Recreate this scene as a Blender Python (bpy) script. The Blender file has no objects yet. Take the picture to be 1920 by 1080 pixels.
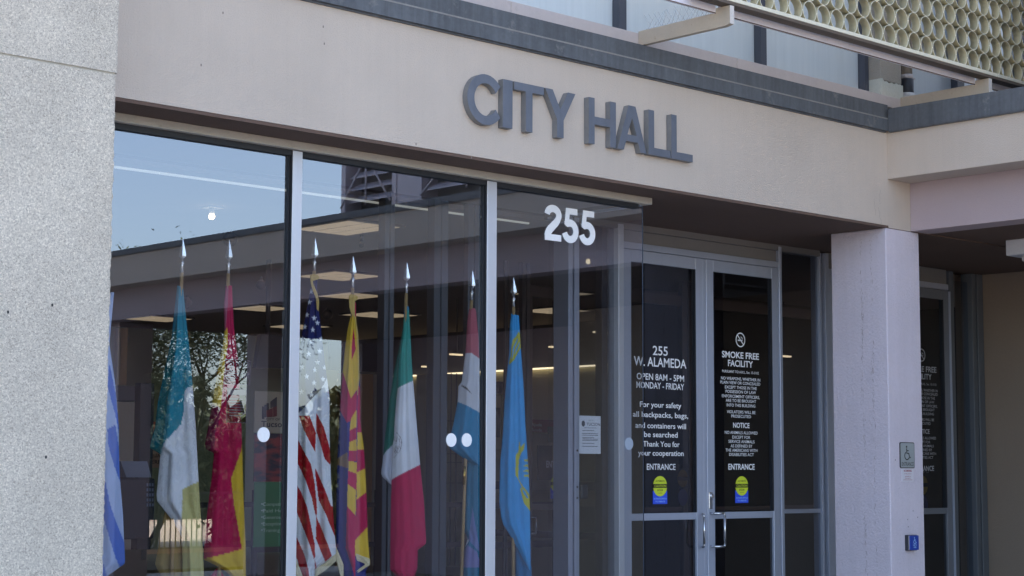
import bpy, bmesh, math, random
from mathutils import Vector, Matrix
S = bpy.context.scene
COL = S.collection
rad = math.radians
random.seed(7)

# ---------------------------------------------------------------- camera
CZ = 1.31
FPX = 3361.65
TH, YW, RO = rad(5.8892), rad(46.5482), rad(0.22364)
Fv = Vector((math.cos(YW)*math.cos(TH), math.sin(YW)*math.cos(TH), math.sin(TH)))
Rv = Vector((math.sin(YW), -math.cos(YW), 0))
Uv = Rv.cross(Fv)
Rv, Uv = (Rv*math.cos(RO)+Uv*math.sin(RO)), (Uv*math.cos(RO)-Rv*math.sin(RO))
cam_data = bpy.data.cameras.new("camera")
cam = bpy.data.objects.new("camera", cam_data)
COL.objects.link(cam)
M = Matrix((Rv, Uv, -Fv)).transposed().to_4x4()
M.translation = Vector((0, 0, CZ))
cam.matrix_world = M
cam_data.sensor_width = 36
cam_data.lens = FPX*36/1920
cam_data.clip_start = 0.1
cam_data.clip_end = 2000
S.camera = cam

# ---------------------------------------------------------------- light
SUN_EL, SUN_AZ = rad(40), rad(24)          # azimuth measured from +Y towards +X (behind the building)
w = bpy.data.worlds.new("World")
S.world = w
w.use_nodes = True
nt = w.node_tree
sky = nt.nodes.new("ShaderNodeTexSky")
sky.sky_type = 'NISHITA'
sky.sun_disc = False
sky.sun_elevation = SUN_EL
sky.sun_rotation = SUN_AZ
sky.air_density = 0.8
sky.ozone_density = 0.6
sky.dust_density = 5.0
sky.altitude = 700
nt.links.new(sky.outputs[0], nt.nodes["Background"].inputs[0])
nt.nodes["Background"].inputs[1].default_value = 0.15
sl = bpy.data.lights.new("sun", 'SUN')
sl.energy = 3.6
sl.angle = rad(0.53)
sl.color = (1.0, 0.94, 0.86)
sun = bpy.data.objects.new("sun", sl)
COL.objects.link(sun)
to_sun = Vector((math.sin(SUN_AZ)*math.cos(SUN_EL), math.cos(SUN_AZ)*math.cos(SUN_EL), math.sin(SUN_EL)))
sun.rotation_euler = to_sun.to_track_quat('Z', 'Y').to_euler()
sun.location = (0, 0, 30)
S.view_settings.view_transform = 'Standard'
S.view_settings.look = 'None'
S.view_settings.gamma = 1
S.view_settings.exposure = 2.5
S.view_settings.use_white_balance = True      # the photo is balanced for open shade
S.view_settings.white_balance_temperature = 7600
S.render.engine = 'CYCLES'
S.cycles.transparent_max_bounces = 32
S.cycles.max_bounces = 8

# ---------------------------------------------------------------- measuring helpers (pixel of the photo -> point at a real depth)
def ray(u, v): return Fv*FPX + Rv*(u-960) - Uv*(v-540)
def atY(u, v, y):
    d = ray(u, v); return Vector((0, 0, CZ)) + d*(y/d.y)
def atZ(u, v, z):
    d = ray(u, v); return Vector((0, 0, CZ)) + d*((z-CZ)/d.z)
def atX(u, v, x):
    d = ray(u, v); return Vector((0, 0, CZ)) + d*(x/d.x)

# ---------------------------------------------------------------- materials
def nodes(m):
    m.use_nodes = True
    return m.node_tree, m.node_tree.nodes["Principled BSDF"]
def N(t, kind, **kw):
    n = t.nodes.new(kind)
    for k, v in kw.items(): setattr(n, k, v)
    return n
MATS = {}
def mat(name, col, rough=0.6, metal=0.0, var=0.12, scale=3.0, fine=0.06, fscale=60, bump=0.0, bscale=120, spec=0.5,
        streak=0.0, stain=None, coat=0.0, sx=(1, 1, 1)):
    """principled surface with broad blotches, fine grain, optional vertical streaks"""
    if name in MATS: return MATS[name]
    m = bpy.data.materials.new(name); t, b = nodes(m); L = t.links
    tc = N(t, "ShaderNodeTexCoord")
    mp = N(t, "ShaderNodeMapping"); mp.inputs["Scale"].default_value = sx
    L.new(tc.outputs["Object"], mp.inputs[0])
    def noise(sc, det=4, vec=None, ro=0.55):
        n = N(t, "ShaderNodeTexNoise"); n.inputs["Scale"].default_value = sc
        n.inputs["Detail"].default_value = det; n.inputs["Roughness"].default_value = ro
        L.new(vec or mp.outputs[0], n.inputs["Vector"]); return n.outputs["Fac"]
    def madd(fac, a, bb):
        n = N(t, "ShaderNodeMath", operation='MULTIPLY_ADD')
        L.new(fac, n.inputs[0]); n.inputs[1].default_value = a; n.inputs[2].default_value = bb; return n.outputs[0]
    def mul(a, c):
        n = N(t, "ShaderNodeMath", operation='MULTIPLY'); L.new(a, n.inputs[0]); L.new(c, n.inputs[1]); return n.outputs[0]
    v = mul(madd(noise(scale), 2*var, 1-var), madd(noise(fscale, 2), 2*fine, 1-fine))
    if streak:
        ms = N(t, "ShaderNodeMapping"); ms.inputs["Scale"].default_value = (22, 22, 0.9)
        L.new(tc.outputs["Object"], ms.inputs[0])
        v = mul(v, madd(noise(1.0, 5, ms.outputs[0], 0.65), 2*streak, 1-streak))
    hs = N(t, "ShaderNodeVectorMath", operation='SCALE'); hs.inputs[0].default_value = col[:3]
    L.new(v, hs.inputs["Scale"])
    out = hs.outputs[0]
    if stain:
        sc, amt, scol = stain
        r = N(t, "ShaderNodeMapRange"); r.inputs["From Min"].default_value = 0.60; r.inputs["From Max"].default_value = 0.74
        r.inputs["To Max"].default_value = amt
        L.new(noise(sc, 6, None, 0.7), r.inputs["Value"])
        mx = N(t, "ShaderNodeMix", data_type='RGBA'); L.new(r.outputs[0], mx.inputs[0]); L.new(out, mx.inputs[6])
        mx.inputs[7].default_value = (*scol, 1); out = mx.outputs[2]
    L.new(out, b.inputs["Base Color"])
    b.inputs["Roughness"].default_value = rough; b.inputs["Metallic"].default_value = metal
    b.inputs["Specular IOR Level"].default_value = spec
    b.inputs["Coat Weight"].default_value = coat
    if bump:
        bp = N(t, "ShaderNodeBump"); bp.inputs["Strength"].default_value = bump; bp.inputs["Distance"].default_value = 0.01
        L.new(noise(bscale, 5), bp.inputs["Height"]); L.new(bp.outputs[0], b.inputs["Normal"])
    MATS[name] = m; return m
def emit(name, col, s, var=0.0, vs=20):
    if name in MATS: return MATS[name]
    m = bpy.data.materials.new(name); t, b = nodes(m)
    b.inputs["Base Color"].default_value = (*col, 1)
    b.inputs["Emission Color"].default_value = (*col, 1); b.inputs["Emission Strength"].default_value = s
    MATS[name] = m; return m
def glass(name, r0=0.16, tint=(0.8, 0.82, 0.83), rough=0.0, wav=0.0):
    if name in MATS: return MATS[name]
    m = bpy.data.materials.new(name); t, b = nodes(m); L = t.links
    t.nodes.remove(b); o = t.nodes["Material Output"]
    tr = N(t, "ShaderNodeBsdfTransparent"); tr.inputs[0].default_value = (*tint, 1)
    gl = N(t, "ShaderNodeBsdfAnisotropic"); gl.inputs["Roughness"].default_value = rough
    gl.inputs[0].default_value = (0.78, 0.87, 1, 1)
    lw = N(t, "ShaderNodeLayerWeight"); lw.inputs["Blend"].default_value = 0.5
    pw = N(t, "ShaderNodeMath", operation='POWER'); L.new(lw.outputs["Facing"], pw.inputs[0]); pw.inputs[1].default_value = 3
    ma = N(t, "ShaderNodeMath", operation='MULTIPLY_ADD'); L.new(pw.outputs[0], ma.inputs[0])
    ma.inputs[1].default_value = 1-r0; ma.inputs[2].default_value = r0
    mx = N(t, "ShaderNodeMixShader"); L.new(ma.outputs[0], mx.inputs[0]); L.new(tr.outputs[0], mx.inputs[1]); L.new(gl.outputs[0], mx.inputs[2])
    L.new(mx.outputs[0], o.inputs[0])
    if wav:
        tc = N(t, "ShaderNodeTexCoord"); n = N(t, "ShaderNodeTexNoise"); n.inputs["Scale"].default_value = .55; n.inputs["Detail"].default_value = 1
        L.new(tc.outputs["Object"], n.inputs["Vector"])
        bp = N(t, "ShaderNodeBump"); bp.inputs["Strength"].default_value = wav; bp.inputs["Distance"].default_value = 0.01
        L.new(n.outputs["Fac"], bp.inputs["Height"]); L.new(bp.outputs[0], gl.inputs["Normal"])
    MATS[name] = m; return m

def concrete_pebble():
    m = bpy.data.materials.new("exposed_aggregate"); t, b = nodes(m); L = t.links
    tc = N(t, "ShaderNodeTexCoord")
    v = N(t, "ShaderNodeTexVoronoi"); v.inputs["Scale"].default_value = 260; L.new(tc.outputs["Object"], v.inputs["Vector"])
    sp = N(t, "ShaderNodeSeparateColor"); L.new(v.outputs["Color"], sp.inputs[0])
    cr = N(t, "ShaderNodeValToRGB"); e = cr.color_ramp.elements
    e[0].position = .14; e[0].color = (0.34, 0.305, 0.265, 1); e[1].position = .88; e[1].color = (0.76, 0.69, 0.59, 1)
    x = e.new(0.27); x.color = (0.47, 0.42, 0.365, 1); x = e.new(0.5); x.color = (0.54, 0.485, 0.415, 1); x = e.new(0.7); x.color = (0.60, 0.54, 0.465, 1)
    v2 = N(t, "ShaderNodeTexVoronoi"); v2.inputs["Scale"].default_value = 120; L.new(tc.outputs["Object"], v2.inputs["Vector"])
    sp2 = N(t, "ShaderNodeSeparateColor"); L.new(v2.outputs["Color"], sp2.inputs[0])
    big = N(t, "ShaderNodeMath", operation='MULTIPLY_ADD'); L.new(sp2.outputs[1], big.inputs[0]); big.inputs[1].default_value = .35
    sm = N(t, "ShaderNodeMath", operation='MULTIPLY'); L.new(sp.outputs[0], sm.inputs[0]); sm.inputs[1].default_value = .65; L.new(sm.outputs[0], big.inputs[2])
    L.new(big.outputs[0], cr.inputs[0])
    n2 = N(t, "ShaderNodeTexNoise"); n2.inputs["Scale"].default_value = 420; L.new(tc.outputs["Object"], n2.inputs["Vector"])
    n3 = N(t, "ShaderNodeTexNoise"); n3.inputs["Scale"].default_value = 2.2; n3.inputs["Detail"].default_value = 6; L.new(tc.outputs["Object"], n3.inputs["Vector"])
    a = N(t, "ShaderNodeMath", operation='MULTIPLY_ADD'); L.new(n2.outputs["Fac"], a.inputs[0]); a.inputs[1].default_value = .5; a.inputs[2].default_value = .75
    c = N(t, "ShaderNodeMath", operation='MULTIPLY_ADD'); L.new(n3.outputs["Fac"], c.inputs[0]); c.inputs[1].default_value = .45; c.inputs[2].default_value = .80
    ml = N(t, "ShaderNodeMath", operation='MULTIPLY'); L.new(a.outputs[0], ml.inputs[0]); L.new(c.outputs[0], ml.inputs[1])
    s = N(t, "ShaderNodeVectorMath", operation='SCALE'); L.new(cr.outputs[0], s.inputs[0]); L.new(ml.outputs[0], s.inputs["Scale"])
    L.new(s.outputs[0], b.inputs["Base Color"]); b.inputs["Roughness"].default_value = 0.85
    bp = N(t, "ShaderNodeBump"); bp.inputs["Strength"].default_value = .4; bp.inputs["Distance"].default_value = .003
    L.new(v.outputs["Distance"], bp.inputs["Height"]); L.new(bp.outputs[0], b.inputs["Normal"])
    return m
M_PEB = concrete_pebble()
M_STUC = mat("painted_stucco", (0.535, 0.455, 0.395), 0.85, var=.13, scale=1.3, fine=.05, fscale=90, bump=.45, bscale=110, streak=.05, stain=(2.6, .22, (.36, .31, .30)))
M_STUC2 = mat("mauve_stucco", (0.43, 0.345, 0.365), 0.85, var=.07, scale=1.6, fine=.05, fscale=90, bump=.35, bscale=160)
M_COLM = mat("lavender_paint", (0.60, 0.545, 0.62), 0.8, var=.10, scale=1.6, fine=.06, fscale=50, bump=.8, bscale=60, streak=.07, stain=(3.5, .2, (.38, .33, .36)))
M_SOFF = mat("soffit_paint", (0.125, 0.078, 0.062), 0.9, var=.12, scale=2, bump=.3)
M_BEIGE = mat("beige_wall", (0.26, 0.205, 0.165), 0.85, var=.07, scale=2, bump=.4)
M_FLASH = mat("weathered_flashing", (0.092, 0.102, 0.118), 0.6, var=.3, scale=2.2, fine=.2, fscale=40, streak=.5, stain=(5, .7, (.25, .235, .225)))
M_SILL = mat("tan_sill", (0.53, 0.475, 0.46), 0.75, var=.08, scale=4, streak=.06, stain=(12, .25, (.27, .2, .16)))
M_BRK = mat("tan_bracket_paint", (0.46, 0.39, 0.31), 0.6, var=.1, scale=5, streak=.06, stain=(22, .5, (.20, .10, .05)))
M_CHAN = mat("lavender_grey_channel", (0.72, 0.69, 0.76), 0.5, var=.12, scale=7, fine=.05, stain=(16, .3, (.25, .15, .10)))
M_RING = mat("champagne_aluminium", (0.58, 0.51, 0.33), 0.42, metal=.25, var=.12, scale=9, fine=.04)
def vary(m, amt):
    """each copied ring gets its own slightly different tone"""
    t = m.node_tree; b = t.nodes["Principled BSDF"]; src = b.inputs["Base Color"].links[0].from_socket
    oi = N(t, "ShaderNodeObjectInfo"); ma = N(t, "ShaderNodeMath", operation='MULTIPLY_ADD'); t.links.new(oi.outputs["Random"], ma.inputs[0])
    ma.inputs[1].default_value = 2*amt; ma.inputs[2].default_value = 1-amt
    s = N(t, "ShaderNodeVectorMath", operation='SCALE'); t.links.new(src, s.inputs[0]); t.links.new(ma.outputs[0], s.inputs["Scale"]); t.links.new(s.outputs[0], b.inputs["Base Color"])
vary(M_RING, .14)
M_RINGE = mat("pale_ring_edge", (0.78, 0.74, 0.60), 0.5, metal=.1, var=.06, scale=9)  # lighter tone for the ring edges and the bottom rail
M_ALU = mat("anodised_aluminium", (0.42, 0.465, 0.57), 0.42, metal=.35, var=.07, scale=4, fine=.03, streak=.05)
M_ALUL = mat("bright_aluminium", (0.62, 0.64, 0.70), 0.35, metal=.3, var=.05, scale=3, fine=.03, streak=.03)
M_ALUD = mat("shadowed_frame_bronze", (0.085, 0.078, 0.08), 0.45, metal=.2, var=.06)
M_GASK = mat("black_gasket", (0.02, 0.022, 0.028), 0.5)
M_TRIM = mat("putty_head_trim", (0.47, 0.43, 0.38), 0.7, var=.1, scale=6, stain=(18, .4, (.2, .17, .14)))
M_DARK = mat("dark_metal", (0.03, 0.032, 0.04), 0.45, var=.2)
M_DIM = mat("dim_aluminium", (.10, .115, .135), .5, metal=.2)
M_MULL = mat("dark_window_bar", (0.06, 0.065, 0.085), 0.55, var=.2, streak=.15)
M_TRANS = mat("grey_transom_panel", (0.20, 0.19, 0.19), 0.6, var=.06)
M_LET = mat("blue_grey_letter_metal", (0.125, 0.14, 0.175), 0.5, metal=.1, var=.2, scale=7, streak=.16)
M_WHITE = mat("white_vinyl", (0.86, 0.87, 0.9), 0.5, var=.02)
M_BLACK = mat("black_ink", (0.012, 0.012, 0.012), 0.5, var=.02)
M_YEL = mat("caution_yellow", (0.62, 0.72, 0.05), 0.5, var=.04)
M_YELO = mat("sticker_amber", (0.55, 0.36, 0.03), 0.5, var=.04)
M_BLUE = mat("sticker_blue", (0.02, 0.09, 0.75), 0.5, var=.04)
M_CHROME = mat("polished_chrome", (0.92, 0.93, 0.95), 0.24, metal=.9, var=.02)
M_STEEL = mat("satin_steel", (0.62, 0.64, 0.68), 0.25, metal=.9, var=.02)
M_WOOD = mat("oak_pole", (0.42, 0.27, 0.12), 0.4, var=.15, scale=20, streak=.15)
M_GOLD = mat("gold_fringe", (0.62, 0.42, 0.12), 0.7, var=.2, scale=90, fine=.25, fscale=260)
M_CREAM = mat("cream_fringe", (0.74, 0.62, 0.38), 0.75, var=.2, scale=90, fine=.25, fscale=260)
M_PIPE = mat("black_pipe_paint", (0.03, 0.03, 0.035), 0.6, var=.3, scale=30)
M_PWHITE = mat("thick_white_paint", (0.54, 0.54, 0.47), 0.6, var=.05, bump=.4, bscale=30)
M_CEIL = mat("lobby_ceiling", (0.26, 0.22, 0.20), 0.9, var=.05)
M_LWALL = mat("lobby_wall_paint", (0.46, 0.43, 0.30), 0.8, var=.08, scale=1)
M_OLIVE = mat("olive_wall", (0.38, 0.42, 0.27), 0.8, var=.08, scale=1)
M_PANEL = mat("cream_wall_panel", (0.62, 0.57, 0.36), 0.7, var=.06, scale=1.5)
M_LFLOOR = mat("lobby_tile", (0.10, 0.085, 0.07), 0.3, var=.2)
M_BROWN = mat("brown_veneer", (0.40, 0.22, 0.10), 0.5, var=.15, streak=.15)
M_TAUPE = mat("taupe_panel", (0.50, 0.40, 0.32), 0.7, var=.06)
M_CRATE = mat("navy_black_plastic", (0.022, 0.026, 0.042), 0.45, var=.1)
M_G = glass("window_glass", 0.205, (0.84, 0.87, 0.90), wav=.02)
M_G2 = glass("door_glass", 0.028, (0.28, 0.28, 0.29))
M_G3 = glass("lobby_glass", 0.03, (0.86, 0.86, 0.86))
M_G4 = glass("sidelight_glass", 0.10, (0.62, 0.65, 0.72))

# ---------------------------------------------------------------- object helpers
def tag(o, label=None, cat=None, group=None, kind=None):
    if label: o['label'] = label
    if cat: o['category'] = cat
    if group: o['group'] = group
    if kind: o['kind'] = kind
    return o
def thing(name, label, cat, loc=(0, 0, 0), group=None, rz=0):
    o = bpy.data.objects.new(name, None); COL.objects.link(o)
    o.location = loc; o.rotation_euler = (0, 0, rz); o.empty_display_size = .2
    return tag(o, label, cat, group)
def wpos(o):
    p = Vector((0, 0, 0))
    while o: p = p + o.location; o = o.parent
    return p
def obj(name, bm, m, parent=None, local=False, smooth=False):
    """link a bmesh given in world coordinates (or in the parent's, with local=True) as one mesh object"""
    me = bpy.data.meshes.new(name)
    if parent is not None and not local:
        bmesh.ops.translate(bm, verts=bm.verts, vec=-wpos(parent))
    if smooth:
        for f in bm.faces: f.smooth = True
    bm.to_mesh(me); bm.free()
    for x in (m if isinstance(m, (list, tuple)) else [m]): me.materials.append(x)
    o = bpy.data.objects.new(name, me); COL.objects.link(o); o.parent = parent
    return o
def NB(): return bmesh.new()
def bx(bm, x0, x1, y0, y1, z0, z1, bev=0.0, mi=0):
    r = bmesh.ops.create_cube(bm, size=1)
    bmesh.ops.transform(bm, matrix=Matrix.Translation(((x0+x1)/2, (y0+y1)/2, (z0+z1)/2)) @ Matrix.Diagonal((abs(x1-x0), abs(y1-y0), abs(z1-z0), 1)), verts=r['verts'])
    fs = {f for v in r['verts'] for f in v.link_faces}
    for f in fs: f.material_index = mi
    if bev:
        es = {e for f in fs for e in f.edges}
        rr = bmesh.ops.bevel(bm, geom=list(es), offset=bev, segments=1, affect='EDGES')
        for f in rr['faces']: f.material_index = mi
    return bm
def box(name, m, parent, x0, x1, y0, y1, z0, z1, bev=0.0):
    return obj(name, bx(NB(), x0, x1, y0, y1, z0, z1, bev), m, parent)
def cyl(bm, p0, p1, r0, r1=None, n=16, mi=0):
    p0, p1 = Vector(p0), Vector(p1); r1 = r0 if r1 is None else r1
    d = p1-p0; r = bmesh.ops.create_cone(bm, cap_ends=True, segments=n, radius1=r0, radius2=max(r1, 1e-5), depth=d.length)
    bmesh.ops.transform(bm, matrix=Matrix.Translation((p0+p1)/2) @ d.to_track_quat('Z', 'Y').to_matrix().to_4x4(), verts=r['verts'])
    for f in {f for v in r['verts'] for f in v.link_faces}: f.material_index = mi; f.smooth = len(f.verts) == 4
    return bm
def prism(bm, pts, axis, a, b, mi=0):
    """polygon extruded along an axis: pts are the two other coordinates in order"""
    def P(p, t):
        return {'y': (p[0], t, p[1]), 'x': (t, p[0], p[1]), 'z': (p[0], p[1], t)}[axis]
    A = [bm.verts.new(P(p, a)) for p in pts]; B = [bm.verts.new(P(p, b)) for p in pts]
    fs = [bm.faces.new(A), bm.faces.new(B[::-1])]
    for i in range(len(pts)):
        j = (i+1) % len(pts); fs.append(bm.faces.new((A[j], A[i], B[i], B[j])))
    for f in fs: f.material_index = mi
    bmesh.ops.recalc_face_normals(bm, faces=fs)
    return bm
def pane(name, m, parent, x0, x1, y, z0, z1):
    bm = NB(); vs = [bm.verts.new(p) for p in ((x0, y, z0), (x1, y, z0), (x1, y, z1), (x0, y, z1))]; bm.faces.new(vs)
    return obj(name, bm, m, parent)
def paneX(name, m, parent, x, y0, y1, z0, z1):
    bm = NB(); vs = [bm.verts.new(p) for p in ((x, y1, z0), (x, y0, z0), (x, y0, z1), (x, y1, z1))]; bm.faces.new(vs)
    return obj(name, bm, m, parent)
def ellipse(bm, cx, cz, rx, rz, y0, y1, n=28, mi=0):
    return prism(bm, [(cx+rx*math.cos(2*math.pi*i/n), cz+rz*math.sin(2*math.pi*i/n)) for i in range(n)], 'y', y0, y1, mi)

# text: built-in font, turned into a mesh and fitted to a box
_tcache = {}
def glyphs(s, bold):
    k = (s, bold)
    if k in _tcache: return _tcache[k]
    c = bpy.data.curves.new("t", 'FONT'); c.body = s; c.offset = bold; c.extrude = 0; c.resolution_u = 3
    o = bpy.data.objects.new("t", c); COL.objects.link(o)
    dg = bpy.context.evaluated_depsgraph_get(); dg.update()
    me = bpy.data.meshes.new_from_object(o.evaluated_get(dg))
    vs = [v.co.copy() for v in me.vertices]; fs = [tuple(p.vertices) for p in me.polygons]
    bpy.data.objects.remove(o); bpy.data.curves.remove(c); bpy.data.meshes.remove(me)
    _tcache[k] = (vs, fs); return vs, fs
CAPH = None
def text(bm, s, cx, cz, width, caph, y, bold=0.012, mirror=False, mi=0, thick=0.0):
    """letters facing -Y, centred at cx; caph = height of a capital"""
    global CAPH
    if CAPH is None: CAPH = max(v.y for v in glyphs("H", 0)[0])
    vs, fs = glyphs(s, bold)
    x0 = min(v.x for v in vs); x1 = max(v.x for v in vs)
    sx = width/(x1-x0)*(-1 if mirror else 1); sz = caph/(CAPH+2*bold)
    nv = [bm.verts.new((cx+(v.x-(x0+x1)/2)*sx, y, cz-caph/2+v.y*sz)) for v in vs]
    for f in fs:
        try: q = bm.faces.new([nv[i] for i in f]); q.material_index = mi
        except ValueError: pass
def ptext(bm, s, u, v, wpx, hpx, y, **kw):
    """same, placed from where the line stands in the photo on the plane y"""
    a, b = atY(u-wpx/2, v, y), atY(u+wpx/2, v, y); h = atY(u, v-hpx/2, y).z-atY(u, v+hpx/2, y).z
    text(bm, s, (a.x+b.x)/2, atY(u, v, y).z, b.x-a.x, h, y, **kw)

# ================================================================= THE BUILDING
YF, YG, YD = 8.0, 8.33, 9.25          # fascia, window glass, door wall
ZF, ZS = -0.10, 3.21                  # floor, soffit
bld = thing("city_hall_building", "tan stucco civic building with glass lobby front, doors and upper windows", "building", (0, YF, 0))
def B(name, m, *a, bev=0.0): return box(name, m, bld, *a, bev=bev)

fas = B("fascia", M_STUC, 4.3, 11.6, YF, YF+.2, ZS+.02, 3.962)
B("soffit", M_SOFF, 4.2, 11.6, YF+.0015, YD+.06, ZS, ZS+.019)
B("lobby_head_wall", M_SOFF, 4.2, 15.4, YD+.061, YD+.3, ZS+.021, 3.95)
bm = NB()
bx(bm, 3.0, 11.585, YF-.035, YF+.2, 3.966, 4.064); bx(bm, 3.0, 11.6, YF-.012, YF+.2, 4.066, 4.178)
bx(bm, 3.0, 11.57, YF-.014, YF+.19, 3.955, 3.966)
obj("flashing", bm, M_FLASH, bld)
bm = NB(); bx(bm, 3.0, 11.586, YF-.0365, YF-.03, 4.056, 4.0655); obj("flashing_lip", bm, mat("worn_lip", (.24, .235, .23), .6, var=.3, scale=6, fine=.2), bld)
bm = NB(); xs = [3.0, 5.02, 7.61, 9.84, 11.95]
for a, b in zip(xs, xs[1:]): bx(bm, a+.0015, b-.0015, 8.05, 8.3, 4.186, 4.274, .002)
bx(bm, 11.953, 20, 8.05, 8.3, 4.186, 4.274)
obj("window_sill", bm, M_SILL, bld)
# upper windows with frosted lights and dark bars
def frosted():
    m = bpy.data.materials.new("frosted_window_panel"); t, b = nodes(m); L = t.links
    tc = N(t, "ShaderNodeTexCoord"); mp = N(t, "ShaderNodeMapping"); mp.inputs["Scale"].default_value = (30, 30, 1.2)
    L.new(tc.outputs["Object"], mp.inputs[0]); n = N(t, "ShaderNodeTexNoise"); n.inputs["Scale"].default_value = 1; n.inputs["Detail"].default_value = 6
    L.new(mp.outputs[0], n.inputs["Vector"])
    cr = N(t, "ShaderNodeValToRGB"); cr.color_ramp.elements[0].color = (.57, .62, .64, 1); cr.color_ramp.elements[1].color = (.62, .67, .69, 1)
    cr.color_ramp.elements[0].position = .3; cr.color_ramp.elements[1].position = .7
    L.new(n.outputs["Fac"], cr.inputs[0]); L.new(cr.outputs[0], b.inputs["Base Color"])
    b.inputs["Roughness"].default_value = .3; b.inputs["Coat Weight"].default_value = .5; b.inputs["Coat Roughness"].default_value = .08
    return m
M_FROST = frosted()
YW2 = 8.25
wx = [3.0, 5.1, 7.0, 8.80, 10.33, 11.63]
wins = []
for i, (a, b) in enumerate(zip(wx, wx[1:])):
    p = pane("window", M_FROST, bld, a, b, YW2, 4.30, 5.9)
    bm = NB(); bx(bm, a, b, YW2-.05, YW2-.004, 4.274, 4.30)
    bx(bm, b-.052, b-.003, YW2-.07, YW2-.004, 4.30, 5.9)
    if i: bx(bm, a-.001, a+.045, YW2-.045, YW2-.004, 4.30, 5.9)
    f = obj("window_frame", bm, M_MULL, bld); f.parent = p; f.location = (0, 0, 0)
p = pane("window", M_FROST, bld, 11.93, 15.2, YW2, 4.30, 5.9)
bm = NB(); bx(bm, 11.93, 20, YW2-.05, YW2-.004, 4.274, 4.30)
for x in (12.9, 13.95): bx(bm, x, x+.1, YW2-.07, YW2-.004, 4.30, 5.9)
bx(bm, 11.93, 20, YW2-.06, YW2-.004, 4.88, 4.94)
f = obj("window_frame", bm, M_MULL, bld); f.parent = p
# concrete post between the windows, lower part thickly painted
post = B("window_post", mat("rough_concrete", (0.36, 0.32, 0.27), .9, var=.12, fine=.15, fscale=140, bump=.6), 11.635, 11.925, 8.075, 8.4, 4.40, 5.9, bev=.006)
bm = NB(); pts = [(11.631, 4.276), (11.931, 4.276)]
rr = random.Random(3)
top = [(11.631+.3*i/14, 4.392+rr.uniform(-.006, .010)+(.02 if i < 2 else 0)) for i in range(15)]
prism(bm, pts+top[::-1], 'y', 8.068, 8.40)
obj("painted_base", bm, M_PWHITE, bld)
# upper wall and unseen body above the picture, raised to block the sun
B("upper_wall", M_STUC, 3.0, 20, 8.2, 8.6, 5.9, 11.5)
B("shade_block", M_STUC, -14, 30, 8.6, 26, 4.3, 21.0)
B("west_wall", M_STUC, -14, 2.6, 8.3, 8.6, -.1, 4.3)

# --- window wall
def jamb(x0, x1, name="mullion", y0=8.25, y1=8.35, z0=ZF, z1=3.158, m=None, side=None):
    bm = NB(); bx(bm, x0, x1, y0, y1-.025, z0, z1, .002); bx(bm, x0-.0015, x1+.0015, y1-.025, y1, z0, z1, mi=1); bx(bm, x0-.0014, x0+.0004, y0+.006, y1-.026, z0, z1, mi=1)
    return obj(name, bm, [m or M_ALUL, M_GASK], bld)
jamb(6.110, 6.178, y0=8.29, y1=8.338); jamb(7.637, 7.719, y0=8.29, y1=8.338)
for a in (6.108, 7.635):   # dark inner return on the left side of each bar
    B("glazing_channel", M_GASK if a else None, a-.010, a-.0005, 8.318, 8.336, ZF, 3.13)
bm = NB(); bx(bm, 4.3, 9.165, 8.262, 8.36, 3.163, 3.2095, .003); obj("head_trim", bm, M_TRIM, bld)
bm = NB(); bx(bm, 4.3, 9.07, 8.305, 8.355, 3.130, 3.163); obj("head_channel", bm, M_GASK, bld)
bm = NB(); bx(bm, 4.3, 9.07, 8.26, 8.38, ZF, .12); obj("bottom_rail", bm, M_ALUL, bld)
g1 = pane("window_pane", M_G, bld, 4.4, 6.11, YG, .12, 3.13)
g2 = pane("window_pane", M_G, bld, 6.178, 7.637, YG, .12, 3.13)
g3 = pane("window_pane", M_G, bld, 7.719, 9.135, YG, .12, 3.155)
bm = NB(); bx(bm, 9.135, 9.138, YG-.003, YG+.004, .12, 3.155)
e = obj("glass_edge", bm, mat("glass_edge_blue", (0.05, 0.07, 0.11), .2, var=.02), bld); 
paneX("side_pane", glass("return_glass", .035, (.90, .91, .92)), bld, 9.13, YG+.006, YD, .12, 3.155)
bm = NB(); bx(bm, 9.118, 9.142, YG+.006, YD, 3.155, 3.172); obj("side_track", bm, M_ALU, bld)
# safety dots and street number on the glass
def dots():
    for i, (u, v) in enumerate(((494, 815), (846, 825), (875, 825), (1179, 832))):
        p = atY(u, v, YG-.004); bm = NB(); ellipse(bm, p.x, p.z, .042, .042, YG-.006, YG-.003)
        o = obj("safety_dot", bm, M_WHITE if i < 3 else mat("grey_dot", (.30, .36, .45), .5), (g1, g2, g2, g3)[i]);  # fourth dot in a darker blue-grey
dots()
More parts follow.
